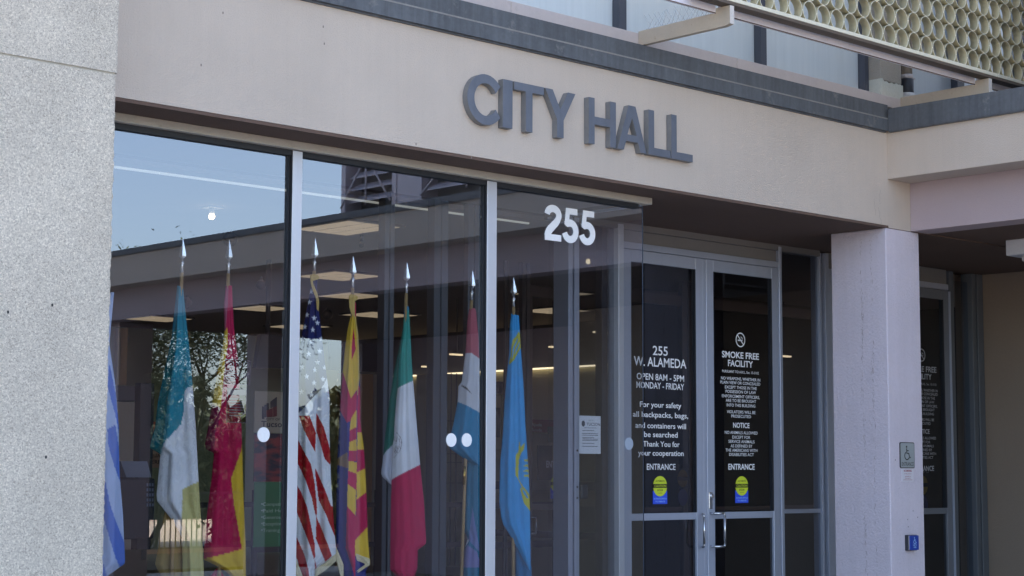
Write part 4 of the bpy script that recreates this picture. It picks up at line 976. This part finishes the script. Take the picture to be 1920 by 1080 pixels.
# sprinklers and small ceiling cameras
def hang(u, v, lab, zt=3.2, r=.05, kind="ceiling_camera"):
    q = atZ(u, v, 3.13); t = thing(kind, lab, "camera", (q.x, q.y, 3.2)); bm = NB()
    cyl(bm, (q.x, q.y, 3.15), (q.x, q.y, 3.199), .012, n=8); bmesh.ops.create_uvsphere(bm, u_segments=12, v_segments=8, radius=r, matrix=Matrix.Translation((q.x, q.y, 3.12)))
    obj("body", bm, M_DARK, t)
hang(432, 446, "small dark dome at the ceiling behind the crimson flag finial", r=.06); hang(350, 566, "dark spotlight right of the teal flag top", r=.06)
hang(490, 532, "tiny dark ceiling device left of the first white bar"); hang(614, 588, "dark ceiling device left of the rayed flag", r=.06); hang(678, 457, "tiny sprinkler right of the rayed flag finial", r=.022)
# vestibule frames: rows of split bars
def vbar(u0, u1, ud, y, lab=None):
    a, b = atY(u0, 700, y).x, atY(u1, 700, y).x; c = (a+b)/2; d = .09
    if ud: k = atY(ud, 700, y).x/y; d = a/k-y
    t = thing("vestibule_post", lab, "post", (c, y, ZF), "aluminium posts of the inner vestibule")
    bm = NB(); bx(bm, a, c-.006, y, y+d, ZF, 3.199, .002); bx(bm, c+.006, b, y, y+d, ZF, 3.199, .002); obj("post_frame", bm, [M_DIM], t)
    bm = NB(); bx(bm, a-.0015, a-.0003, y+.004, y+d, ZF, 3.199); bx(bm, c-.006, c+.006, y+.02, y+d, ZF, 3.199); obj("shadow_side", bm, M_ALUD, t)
vbar(719.5, 737.5, 707, YD+.06, "grey vestibule post left of the green white crimson flag")
vbar(813, 839, 800, YD+.06, "grey vestibule post between the green and the faded red flag")
vbar(877, 900, 868, YD+.06, "grey vestibule post behind the second white bar")
vbar(979, 994, 972, 11.6, "dark inner post just right of the sky blue flag")
vbar(947, 953, 944, 11.6, "thin inner post left of the sky blue flag")
vbar(1280, 1300, 1272, 11.6, "inner post behind the left glass door")
vd = thing("vestibule_door", "inner glass door with the word ENTRANCE and a handle behind the third pane", "door", (11.3, 11.6, ZF))
x0, x1 = atY(994, 700, 11.6).x, atY(1062, 700, 11.6).x+.05
bm = NB(); bx(bm, x0, x0+.03, 11.6, 11.65, ZF, 3.0); bx(bm, x1-.09, x1, 11.6, 11.65, ZF, 3.0); bx(bm, x0+.03, x1-.09, 11.6, 11.65, 2.9, 3.0); bx(bm, x0+.03, x1-.09, 11.6, 11.65, .98, 1.03); obj("door_frame", bm, M_ALUD, vd)
pane("door_glass", M_G3, vd, x0+.03, x1-.09, 11.62, ZF, 2.9).location = -Vector((11.3, 11.6, ZF))
bm = NB(); p = atY(1040, 870, 11.6); text(bm, "ENTRANCE", p.x+.04, p.z, .30, .062, 11.598, bold=.03); obj("lettering", bm, mat("dull_vinyl_light", (.55, .56, .58), .6), vd)
bm = NB(); p = atY(998, 970, 11.6); q = atY(998, 1000, 11.6)
cyl(bm, (p.x, 11.55, p.z), (p.x, 11.55, q.z), .009, n=10); cyl(bm, (p.x-.05, 11.6, p.z), (p.x, 11.55, p.z), .009, n=10); cyl(bm, (p.x-.05, 11.6, q.z), (p.x, 11.55, q.z), .009, n=10)
obj("pull_handle", bm, M_STEEL, vd)
s_ = sticker(vd, 11.56, 11.6)
for m_ in range(len(s_.data.materials)): pass
s_.location = -Vector((11.3, 11.6, ZF)); 
s_.data.transform(Matrix.Translation(Vector((11.3, 11.6, ZF))))
# second inner door behind the entrance doors: back of its stickers
vd2 = thing("vestibule_door", "inner glass door seen through the left entrance door, with reversed EXIT lettering", "door", (14.0, 11.6, ZF))
p = atY(1279, 897, 11.6)
bm = NB(); text(bm, "EXIT ONLY", p.x+.1, atY(1290, 875, 11.6).z, .34, .055, 11.597, mirror=True, mi=3, bold=.02); ellipse(bm, p.x, p.z, .075, .085, 11.592, 11.595, mi=0); bx(bm, p.x-.07, p.x+.07, 11.589, 11.591, p.z-.02, p.z+.015, mi=2)
q = atY(1279, 925, 11.6); ellipse(bm, p.x, q.z-.04, .07, .08, 11.592, 11.595, mi=1)
obj("lettering", bm, [mat("dim_amber", (.30, .19, .02), .6), mat("dull_blue", (.01, .04, .25)), M_BLACK, mat("dim_letters", (.12, .12, .13), .6)], vd2)
bm = NB(); a = atY(1150, 955, 11.6).x; bx(bm, a, a+3.2, 11.61, 11.65, atY(1250, 959, 11.6).z, atY(1250, 951, 11.6).z); bx(bm, a, a+3.2, 11.61, 11.65, 2.95, 3.05); obj("rail", bm, M_ALUD, vd2)
pane("door_glass", M_G3, vd2, a, a+3.2, 11.6, ZF, 2.95)
for o in vd2.children:
    if o.name.startswith("door_glass"): o.location = -Vector((14.0, 11.6, ZF))
S_("vestibule_floor_mat", M_DARK, 9.5, 15.0, 9.5, 11.5, ZF+.001, ZF+.01)
S_("lobby_east_wall", M_DARK, 17.6, 17.8, 9.56, 20.6, ZF, 3.2)
S_("vestibule_dark_backing", mat("vestibule_dark_wall", (.05, .045, .04), .8), 13.2, 17.5, 12.4, 12.5, ZF, 3.199)  # added dark wall, keeps the view through the doors dark

# --- things standing in the lobby, left part
def boxpx(name, m, parent, u0, v0, u1, v1, y, dy=.03, bev=0.0):
    a, b = atY(u0, v0, y), atY(u1, v1, y); return box(name, m, parent, a.x, b.x, y, y+dy, b.z, a.z, bev=bev)
def tpx(name, lab, cat, u, v, y, group=None):
    p = atY(u, v, y); return thing(name, lab, cat, (p.x, y, ZF), group)
t = tpx("hanging_screen", "dark display screen hung from the ceiling by a pole", "screen", 505, 690, 13)
a, b, c = atY(480, 690, 13), atY(553, 690, 13), atY(490, 627, 13)
bm = NB(); prism(bm, [(a.x, a.z), (b.x, b.z), (b.x, c.z), (c.x, c.z)], 'y', 13, 13.06); obj("panel", bm, M_DARK, t)
bm = NB(); p = atY(508, 627, 13.03); cyl(bm, (p.x, 13.08, p.z-.1), (p.x, 13.08, 3.2), .022, n=12); obj("pole", bm, M_DARK, t)
t = tpx("rollup_banner", "tan, dark red and green roll-up banner with a town emblem and bullet list", "banner", 500, 1030, 12.4)
boxpx("cream_panel", mat("banner_tan", (.62, .52, .40), .7, var=.03), t, 478, 733, 553, 812, 12.4, .01)
def sunset():
    m = bpy.data.materials.new("banner_photo"); tt, b = nodes(m); L = tt.links; tc = N(tt, "ShaderNodeTexCoord"); n = N(tt, "ShaderNodeTexNoise"); n.inputs["Scale"].default_value = 6
    mp = N(tt, "ShaderNodeMapping"); mp.inputs["Scale"].default_value = (1, 1, 2.5); L.new(tc.outputs["Object"], mp.inputs[0]); L.new(mp.outputs[0], n.inputs["Vector"])
    cr = N(tt, "ShaderNodeValToRGB"); cr.color_ramp.elements[0].position = .42; cr.color_ramp.elements[0].color = (.02, .018, .05, 1); cr.color_ramp.elements[1].position = .62; cr.color_ramp.elements[1].color = (.50, .05, .05, 1)
    L.new(n.outputs["Fac"], cr.inputs[0]); L.new(cr.outputs[0], b.inputs["Base Color"]); return m
boxpx("photo_panel", sunset(), t, 478, 812, 553, 903, 12.4, .01)
boxpx("green_panel", mat("banner_green", (.03, .30, .11), .7, var=.03), t, 477.5, 904, 553, 1024, 12.4, .01)
boxpx("lower_band", M_DARK, t, 477, 1025, 553, 1034, 12.4, .012)
bm = NB()
pz = lambda u, v: (atY(u, v, 12.395).x, atY(u, v, 12.395).z)
for r_ in range(4):
    for c_ in range(3):
        q = pz(491.5+c_*4.2, 762+r_*5.6-c_*3.0); bx(bm, q[0], q[0]+.022, 12.393, 12.396, q[1]-.03, q[1]); 
prism(bm, [pz(507, 753), pz(519, 744), pz(519, 762), pz(507, 765)], 'y', 12.393, 12.396)
ptext(bm, "CITY OF", 512, 786, 26, 4.5, 12.394); ptext(bm, "Tucson", 513, 795, 46, 11, 12.394, bold=.02)
obj("emblem", bm, mat("emblem_navy", (.02, .025, .05), .6), t)
bm = NB(); prism(bm, [pz(499, 770), pz(511, 765), pz(511, 782), pz(499, 782)], 'y', 12.392, 12.396); prism(bm, [pz(512, 764), pz(519, 761), pz(519, 780), pz(512, 782)], 'y', 12.392, 12.396)
obj("emblem_red", bm, mat("emblem_red", (.22, .01, .02), .6), t)
bm = NB()
for k, s in enumerate(("Competitive Pay", "Paid Holidays", "Generous Leave", "Exceptional Care", "Training Classes")):
    ptext(bm, s, 524, 945+12.2*k, 62, 6.5, 12.394); q = pz(491, 945+12.2*k); ellipse(bm, q[0], q[1], .006, .006, 12.392, 12.395, 10)
obj("bullet_list", bm, mat("dim_mint", (.5, .8, .6), .6), t)
t = tpx("stacked_crate", "navy black slotted plastic bin under a grey pad", "bin", 260, 1000, 11.2)
boxpx("bin_body", M_CRATE, t, 190, 897, 289, 1010, 11.2, .5, .01)
bm = NB()
for r_ in range(5):
    for c_ in range(3): q = atY(275+c_*5, 906+r_*9.5, 11.195); bx(bm, q.x, q.x+.012, 11.193, 11.199, q.z-.022, q.z)
obj("slot", bm, mat("slot_grey", (.22, .26, .36), .5), t)
t = tpx("grey_pad", "grey folded pad lying on the navy bin", "pad", 262, 895, 11.25)
a, b, c = atY(237, 896, 11.3), atY(284, 896, 11.3), atY(276, 865, 11.3)
bm = NB(); prism(bm, [(a.x, a.z+.003), (b.x, b.z+.003), (c.x, c.z), (c.x-.22, c.z)], 'y', 11.3, 11.6); obj("cushion", bm, mat("pad_grey", (.26, .29, .38), .8), t)
t = tpx("coiled_basket", "dark wire basket on the navy bin behind the striped flag", "basket", 232, 895, 11.35)
bm = NB(); p = atY(234, 880, 11.45)
for k in range(5): cyl(bm, (p.x, 11.45, p.z-.07+k*.028), (p.x, 11.45, p.z-.07+k*.028+.016), .075, n=20)
obj("coils", bm, M_DARK, t)
t = tpx("black_post", "black square post behind the striped flag", "post", 273, 1000, 12.0)
boxpx("post", M_DARK, t, 264, 718, 282, 1030, 12.0, .08)
t = tpx("wooden_post", "light edged wooden post near the pier", "post", 224, 1000, 13.5)
boxpx("light_edge", mat("maple_edge", (.45, .33, .17), .5), t, 221.5, 615, 225.5, 722, 13.5, .05); boxpx("dark_side", M_BROWN, t, 226, 615, 237, 722, 13.5, .05)
t = tpx("taupe_partition", "tall taupe partition panel with a dark top ledge", "partition", 235, 1000, 12.6)
boxpx("ledge", mat("ledge_violet", (.10, .085, .10), .6), t, 195, 722, 262, 752, 12.58, .3); boxpx("panel", M_TAUPE, t, 190, 752, 262, 1030, 12.6, .25)
t = tpx("wall_poster", "small cream poster with a red heading behind the teal flag", "poster", 288, 875, 15)
boxpx("sheet", mat("poster_cream", (.62, .36, .27), .7), t, 275, 806, 304, 877, 15, .01); boxpx("heading", mat("poster_red", (.5, .07, .04), .7), t, 275, 790, 304, 805.5, 15, .01)
bm = NB()
for k, s in enumerate(("Monday to", "Thursday", "PLEASE WAIT", "iAQUIA!", "HERE")):
    ptext(bm, s, 289, 818+k*12, 24, 7, 14.995)
obj("poster_text", bm, mat("poster_ink", (.08, .05, .05), .7), t)
t = tpx("olive_partition", "olive green partition wall behind the crimson flag", "partition", 380, 1000, 15.6)
boxpx("panel", M_OLIVE, t, 283, 700, 553, 1040, 15.6, .1)
t = tpx("brown_door", "brown wooden door with a pale edge behind the rayed flag", "door", 690, 1000, 14.5)
boxpx("leaf", M_BROWN, t, 640, 699, 700, 1060, 14.5, .06); boxpx("pale_edge", mat("pale_jamb", (.36, .33, .30), .6), t, 702, 702, 706, 1060, 14.48, .05)
boxpx("dark_panel", M_DARK, t, 620, 640, 708, 698, 14.5, .05)
for k, (u0, u1, y, lab) in enumerate(((372, 482, 13.2, "dark belt barrier behind the crimson flag"), (690, 712, 12.9, "dark belt barrier left of the green flag"), (836, 880, 13.2, "dark belt barrier left of the faded flag"), (925, 1046, 13.2, "dark belt barrier behind the sky blue flag"))):
    t = tpx("belt_barrier", lab, "barrier", u0, 1000, y, "belt barriers in the lobby queue")
    boxpx("upper_belt", M_CRATE, t, u0, 942, u1, 951, y, .01); boxpx("lower_belt", M_CRATE, t, u0, 1016, u1, 1025, y, .01)
    p = atY(u1, 1000, y); bm = NB(); cyl(bm, (p.x, y+.04, ZF+.03), (p.x, y+.04, 1.15), .03, n=16); cyl(bm, (p.x, y+.04, ZF), (p.x, y+.04, ZF+.03), .17, n=24); obj("stanchion", bm, M_DARK, t)
# notice boards seen through the third pane
t = tpx("information_board", "cream board with a red heading and photos, behind the sky blue flag", "board", 1020, 920, 14.5)
boxpx("board", mat("board_cream", (.34, .31, .22), .7), t, 992, 813, 1060, 921, 14.5, .03); boxpx("red_heading", mat("board_red", (.28, .05, .05), .7), t, 992, 786, 1060, 812, 14.5, .03)
for i, (u0, v0, u1, v1) in enumerate(((1009, 835, 1036, 900), (1029, 800, 1060, 830))): boxpx("picture", mat("photo_grey%d" % i, (.10+.06*i, .10+.05*i, .09), .7, var=.4, scale=14), t, u0, v0, u1, v1, 14.47, .02)
bm = NB()
for k, s in enumerate(("Ajuda", "Ayuda")): ptext(bm, s, 1006, 796+k*10, 20, 6, 14.49)
obj("heading_text", bm, mat("dim_cream_ink", (.5, .42, .36), .7), t)
t = tpx("standing_poster", "dark headed poster left of the sky blue flag", "poster", 935, 830, 14.2)
boxpx("head", M_CRATE, t, 924, 715, 944, 739, 14.2, .02); boxpx("sheet", mat("poster_sand", (.40, .35, .22), .7), t, 924, 740, 941, 842, 14.2, .02); boxpx("picture", mat("photo_dim", (.12, .12, .10), .7, var=.4, scale=14), t, 926, 764, 938, 820, 14.17, .02)
t = tpx("lobby_cabinet", "olive grey cabinet with drawers and a dark handle seen between two posts", "cabinet", 860, 1000, 15)
boxpx("cabinet_body", mat("cabinet_olive", (.30, .28, .18), .6, var=.05), t, 825, 700, 900, 1060, 15, .4)
bm = NB()
for u in (846, 856): a, b = atY(u, 700, 14.995), atY(u, 1060, 14.995); bx(bm, a.x-.006, a.x+.006, 14.99, 14.999, b.z, a.z)
for v in (788, 850, 866, 905): a, b = atY(825, v, 14.99), atY(900, v, 14.99); bx(bm, a.x, b.x, 14.988, 14.998, a.z-.008, a.z)
obj("joints", bm, M_ALUD, t)
# small linear lights at the back; the fourth imitates a lamp's reflection
for u0, u1, v, y, lab in ((795, 815, 687, 15.5, "short warm strip light between the first posts"), (848, 871, 664, 14.5, "short warm strip light left of the faded flag"), (1034, 1046, 650, 14, "short warm strip light right of the sky blue flag"), (1118, 1154, 622, 12.0, "thin warm strip light above the paper notice"), (1464, 1484, 667, 12.2, "thin strip light in the glass beside the doors")):
    a, b = atY(u0, v, y), atY(u1, v, y); t = thing("strip_light", lab, "light", (a.x, y, a.z), "small strip lights in the lobby")
    bm = NB(); bx(bm, a.x, b.x, y, y+.05, a.z-.008, a.z+.008); obj("tube", bm, emit("strip_glow", (1, .82, .56), .2), t)
    bm = NB(); bx(bm, a.x-.01, b.x+.01, y, y+.05, a.z+.008, a.z+.03); obj("housing", bm, M_DARK, t)
    bm = NB(); bx(bm, (a.x+b.x)/2-.006, (a.x+b.x)/2+.006, y+.02, y+.03, a.z+.03, 3.199); obj("stem", bm, M_DARK, t)

# ================================================================= BEHIND THE PHOTOGRAPHER (seen only in the glass)
g = S_("plaza_paving", mat("plaza_concrete", (.50, .45, .39), .85, var=.1, scale=.6), -60, 11.9, -300, 8.25, -.3, -.104)
S_("ground", mat("desert_ground", (.40, .32, .24), .95, var=.12, scale=.2), -400, 400, -600, 300, -.6, -.302)
S_("plaza_paving_east", mat("plaza_concrete", (.50, .45, .39)), 11.9, 80, -60, 8.25, -.3, -.106)
S_("sunlit_court", mat("pale_court", (.38, .31, .25), .95, var=.1, scale=.4), 4, 90, -75, -9.9, -.104, -.098)
S_("kerb", mat("pink_kerb", (.48, .27, .20), .9), 6, 60, -9.9, -9.5, -.104, .02)
S_("shade_strip", mat("painted_shade", (.07, .055, .04), .95, var=.25, scale=3), 4, 60, -9.45, -5.2, -.104, -.06)  # added dark strip paints shade on the paving, darkening its reflection
# canopy columns
for k, (x0, x1, lab) in enumerate(((12.12, 12.62, "stucco column at the far end of the canopy wing, outer"), (14.45, 14.97, "stucco column at the far end of the canopy wing, middle"), (16.1, 16.6, "stucco column at the far end of the canopy wing, inner"))):
    t = thing("canopy_column", lab, "column", (x0, -3.9, ZF), "columns of the canopy wing"); bm = NB(); bx(bm, x0, x1, -3.95, -3.45, ZF, 3.219, .01); obj("shaft", bm, M_STUC2, t)
S_("wing_rear_wall", M_STUC2, 16.61, 40, -3.9, 2.0, ZF, 4.0)
# louvred plant screen on the wing
t = thing("louvre_enclosure", "dark louvred rooftop enclosure with braces on the canopy wing", "enclosure", (13, 4, 4.15))
bm = NB()
for k in range(18):
    z = 4.16+k*.13
    for y0, y1 in ((1.72, 2.50), (2.98, 6.4)): prism(bm, [(11.76, z), (11.88, z+.075), (11.88, z+.09), (11.76, z+.015)], 'y', y0, y1)
obj("louvres", bm, mat("louvre_grey", (.62, .58, .66), .5), t)
bm = NB(); bx(bm, 11.93, 16, 1.67, 6.5, 4.06, 6.7); obj("dark_core", bm, M_DARK, t)
bm = NB()
for y in (1.655, 2.50, 2.90, 4.4, 6.4): bx(bm, 11.70, 11.92, y, y+.07, 4.05, 6.75)
bx(bm, 11.71, 11.91, 2.571, 2.899, 4.06, 6.7)
for y0, y1, ya in ((1.70, 2.52, 2.12), (3.0, 4.4, 3.7)):
    for yy in (y0, ya, y1): cyl(bm, (11.66, yy, 4.10), (11.66, ya, 4.62), .011, n=8)
obj("frame", bm, mat("enclosure_frame", (.62, .56, .62), .5), t)
# railing
fe = thing("iron_railing", "dark iron railing at the edge of the plaza, mirrored in the lobby glass", "railing", (18, -9.3, ZF))
bm = NB(); bx(bm, 8, 34, -9.32, -9.28, .93, .97); bx(bm, 8, 34, -9.32, -9.28, .02, .05); obj("rail", bm, M_DARK, fe)
bm = NB(); x = 8.0
while x < 34: bx(bm, x-.009, x+.009, -9.306, -9.294, .05, .93); x += .105
o = obj("balusters", bm, M_DARK, fe); o['kind'] = 'stuff'
bm = NB()
for k in range(11): bx(bm, 8+2.6*k-.03, 8+2.6*k+.03, -9.33, -9.27, ZF, 1.02)
obj("posts", bm, M_DARK, fe)
# trees with thin leaves
M_LEAF = mat("olive_leaf", (.055, .075, .03), .6, var=.3, scale=8); M_BARK = mat("dark_bark", (.06, .045, .035), .9, var=.3, scale=20)
def leafy_tree(x, y, h, r, n, seed, lab, zlow=.5, lean=0.0, cat="tree"):
    R_ = random.Random(seed); t = thing("thin_leaved_tree", lab, cat, (x, y, ZF), "trees beyond the plaza railing")
    bm = NB(); tips = []
    def limb(p, d, L, rr, lv):
        q = p
        segs = 3
        for s in range(segs):
            d = (d+Vector((R_.uniform(-.25, .25), R_.uniform(-.25, .25), R_.uniform(-.1, .15)))).normalized(); e = q+d*L/segs
            cyl(bm, q, e, rr*(1-s/segs*.4), rr*(1-(s+1)/segs*.4), 6); q = e
            if lv >= 2: tips.append((q.copy(), d.copy()))
        if lv < 4:
            for k in range(3 if lv < 3 else 2):
                nd = (d+Vector((R_.uniform(-1, 1), R_.uniform(-1, 1), R_.uniform(-.5, .7)))*.85).normalized(); limb(q, nd, L*.66, rr*.55, lv+1)
    base = Vector((x, y, ZF))
    for k in range(3): limb(base+Vector((.08*k, .05*k, 0)), Vector((R_.uniform(-.4, .4)+lean, R_.uniform(-.4, .4), 1)).normalized(), h*.42, .06, 0)
    obj("trunk", bm, M_BARK, t)
    bm = NB()
    for k in range(n):
        p, d = tips[R_.randrange(len(tips))]
        p = p+Vector((R_.gauss(0, .22), R_.gauss(0, .22), R_.gauss(0, .24)))*r/2.2
        if p.z < zlow and R_.random() < .7: continue
        a = R_.uniform(0, 6.283); l = R_.uniform(.05, .13); w_ = l*.13
        dv = Vector((math.cos(a)*.8, math.sin(a)*.8, R_.uniform(-.9, .3))).normalized(); sd = dv.cross(Vector((R_.uniform(-1, 1), R_.uniform(-1, 1), R_.uniform(-1, 1)))).normalized()
        bm.faces.new([bm.verts.new(v) for v in (p, p+dv*l*.4+sd*w_, p+dv*l, p+dv*l*.4-sd*w_)])
    obj("crown", bm, M_LEAF, t)
leafy_tree(15.4, -9.4, 3.6, 2.6, 26000, 3, "thin leaved tree mirrored across the teal flag", lean=.1)
leafy_tree(17.4, -11.5, 5.0, 2.6, 26000, 8, "thin leaved tree mirrored behind the crimson flag")
leafy_tree(20.7, -11.0, 2.2, 1.2, 8000, 12, "smaller tree mirrored over the stars and stripes")
leafy_tree(23.0, -12.5, 2.2, 1.2, 5000, 21, "small tree mirrored left of the rayed flag")
# far hedge
R_ = random.Random(5); bm = NB()
for k in range(26000):
    x = R_.uniform(8, 75); y = R_.uniform(-32, -28.5); z = R_.uniform(-.05, 3.4+.5*math.sin(x*.7)+.4*math.sin(x*1.9+1)); l = R_.uniform(.2, .45)
    d = Vector((R_.uniform(-1, 1), R_.uniform(-1, 1), R_.uniform(-1, 1))).normalized(); s = d.cross(Vector((.3, .2, 1))).normalized(); p = Vector((x, y, z))
    bm.faces.new([bm.verts.new(v) for v in (p-d*l, p+s*l*.6, p+d*l, p-s*l*.6)])
bx(bm, 8, 75, -32, -29.5, -.09, 2.6)
o = obj("hedge", bm, mat("hedge_leaf", (.03, .04, .022), .7, var=.3)); tag(o, kind='stuff', label="dark hedge line beyond the plaza, mirrored low in the glass", cat="hedge")

R_ = random.Random(9); bm = NB()
for k in range(9000):
    x = 18.3+R_.uniform(0, 17.5); y = R_.uniform(-10.9, -9.95); z = R_.uniform(-.05, 1.0+.15*math.sin(x*2.3)+R_.gauss(0, .06)); l = R_.uniform(.05, .12)
    d = Vector((R_.uniform(-1, 1), R_.uniform(-1, 1), R_.uniform(-1, 1))).normalized(); sd = d.cross(Vector((.3, .2, 1))).normalized(); p = Vector((x, y, z))
    bm.faces.new([bm.verts.new(v) for v in (p-d*l, p+sd*l*.5, p+d*l, p-sd*l*.5)])
bx(bm, 18.5, 35.7, -10.7, -10.1, -.09, .8)
o = obj("shrub_row", bm, M_LEAF); tag(o, kind='stuff', label="low dark shrubs behind the plaza railing, mirrored in the glass", cat="shrubs")
R_ = random.Random(19); bm = NB()
for k in range(34000):
    x = 10+R_.uniform(0, 26); y = R_.uniform(-12.4, -11.2); z = R_.uniform(.80, 2.1)+R_.gauss(0, .17)+.2*math.sin(x*1.3); l = R_.uniform(.05, .13)
    if z < .5: continue
    d = Vector((R_.uniform(-1, 1), R_.uniform(-1, 1), R_.uniform(-1, 1))).normalized(); sd = d.cross(Vector((.3, .2, 1))).normalized(); p = Vector((x, y, z))
    bm.faces.new([bm.verts.new(v) for v in (p-d*l, p+sd*l*.4, p+d*l, p-sd*l*.4)])
bx(bm, 10.2, 35.8, -12.5, -12.42, .8, 1.9)  # added dark backing sheet, closes bright gaps between the leaves
for k in range(20): cyl(bm, (10.4+k*1.27, -11.8, -.1), (10.4+k*1.27+.1, -11.7, 1.5), .03, n=6)
o = obj("tall_shrubs", bm, M_LEAF); tag(o, kind='stuff', label="taller bushy shrubs past the railing, mirrored behind the flags", cat="shrubs")
